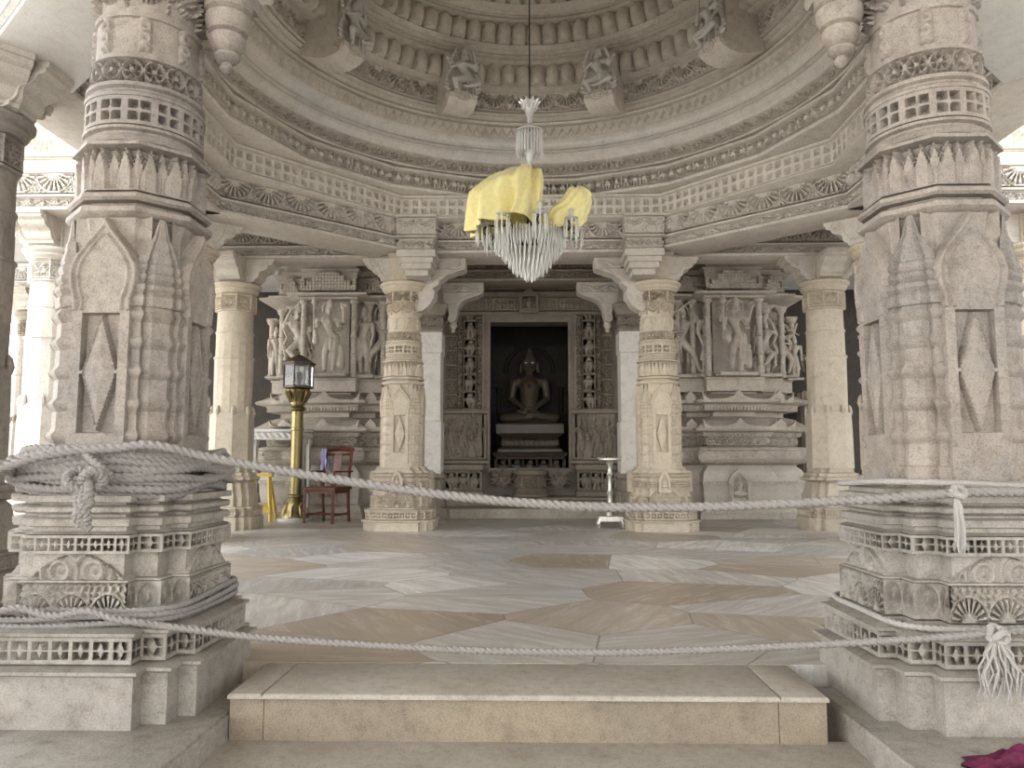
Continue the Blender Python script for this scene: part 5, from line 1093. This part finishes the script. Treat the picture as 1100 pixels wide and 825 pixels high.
t = thing('offering_stand', 'small pale metal stand with a round tray beside the right slender pillar', 'stand', (1.235, 12.15, 0))
S_ = M['silver']
g = G(); sweep(g, rect(.19, .14), [(-.02, .09), (0, .10), (.0, .17), (-.015, .185)]); obj('base', g, S_, t)
for x in (-1, 1):
    for y in (-1, 1): g = G(); g.tube([(x * .17, y * .12, .12), (x * .19, y * .135, .06), (x * .175, y * .125, .02), (x * .20, y * .14, .0)], [.03, .022, .014, .018], 8); obj('leg', g, S_, t)
g = G(); g.lathe([(.07, .18), (.06, .22), (.035, .26), (.05, .29), (.035, .32), (.04, .50), (.055, .53), (.04, .56), (.032, .60), (.032, .78), (.05, .82), (.035, .86), (.03, .92), (.05, .97), (.065, 1.0), (.05, 1.03)], 24); obj('stem', g, S_, t)
g = G(); g.lathe([(0, 1.03), (.17, 1.035), (.185, 1.045), (.185, 1.065), (.16, 1.06), (0, 1.055)], 40)
for k in range(24): a = k * PI / 12; g.ball((.18 * math.cos(a), .18 * math.sin(a), 1.075), .014, 6, 5)
tr = obj('tray', g, S_, t); g = G(); g.lathe([(.03, 1.055), (.035, 1.09), (.015, 1.11), (.02, 1.13), (0, 1.15)], 16); obj('finial', g, M['brass'], tr)

# crumpled magenta cloth on the right plinth
nu, nv = 90, 60; U, V = np.meshgrid(np.linspace(-1, 1, nu), np.linspace(-1, 1, nv), indexing='ij'); rad = np.maximum(np.abs(U), np.abs(V))
H = (.035 + .018 * np.sin(U * 9 + 3 * np.sin(V * 5)) + .014 * np.sin(V * 13 + 4 * np.sin(U * 4)) + .010 * np.sin((U + V) * 21)) * np.clip(1.15 - (U ** 2 + V ** 2) ** .8, 0, 1) + .003
ang = np.arctan2(V, U); k = 1 + .10 * np.sin(ang * 5) + .06 * np.sin(ang * 9 + 1)
g = G(); P = np.stack([U * .22 * k, V * .14 * k, H], -1); g.grid(P); P2 = P * np.array([1, 1, 0]); g.grid(P2[::-1])
o = obj('cloth', g, M['purple'], loc=(1.81, 2.98, -.09), rot=(0, 0, .15), angle=80); tag(o, 'crumpled magenta cloth lying on the plinth at the bottom right corner', 'cloth')

# ------------------------------------------------------------------ camera, sky
cam = bpy.data.cameras.new('camera'); co = bpy.data.objects.new('camera', cam); COL.objects.link(co); SC.camera = co
cam.sensor_fit = 'HORIZONTAL'; cam.sensor_width = 36; cam.lens = 36 * 826 / 1100; cam.clip_start = .05; cam.clip_end = 300
co.location = (-.046, 0, 1.03); co.rotation_euler = (PI / 2 + math.atan(82.5 / 826), 0, math.atan(17 / 826))
w = bpy.data.worlds.new('sky'); SC.world = w; w.use_nodes = True; nt = w.node_tree; nt.nodes.clear()
bg = nt.nodes.new('ShaderNodeBackground'); ow = nt.nodes.new('ShaderNodeOutputWorld'); nt.links.new(bg.outputs[0], ow.inputs[0])
tc = nt.nodes.new('ShaderNodeTexCoord'); sx = nt.nodes.new('ShaderNodeSeparateXYZ'); nt.links.new(tc.outputs['Generated'], sx.inputs[0])
r = ramp(nt, sx.outputs[2], [(.0, (.96, .94, .90)), (.15, (.98, .98, .98)), (.6, (.84, .92, 1.0))]); nt.links.new(r.outputs[0], bg.inputs[0])
dv = nt.nodes.new('ShaderNodeVectorMath'); dv.operation = 'DOT_PRODUCT'; nt.links.new(tc.outputs['Generated'], dv.inputs[0]); dv.inputs[1].default_value = (-.85, -.35, .25)
mr = nt.nodes.new('ShaderNodeMapRange'); nt.links.new(dv.outputs['Value'], mr.inputs[0])   # brighter on the sun's side of the sky
for k, v in ((1, -1.), (2, 1.), (3, .8), (4, 4.6)): mr.inputs[k].default_value = v
nt.links.new(mr.outputs[0], bg.inputs[1])
sun = bpy.data.lights.new('sun', 'SUN'); sun.energy = 1.7; sun.angle = math.radians(3); sun.color = (1, .93, .80)
so = bpy.data.objects.new('sun', sun); COL.objects.link(so); so.rotation_euler = Vector((.25, .30, -.9)).to_track_quat('-Z', 'Y').to_euler()
SC.view_settings.view_transform = 'Standard'; SC.view_settings.look = 'None'; SC.view_settings.gamma = 1; SC.view_settings.use_curve_mapping = False
SC.view_settings.exposure = 0.68
SC.cycles.max_bounces = 10; SC.cycles.diffuse_bounces = 6; SC.cycles.glossy_bounces = 4; SC.cycles.transmission_bounces = 8; SC.cycles.caustics_reflective = False; SC.cycles.caustics_refractive = False
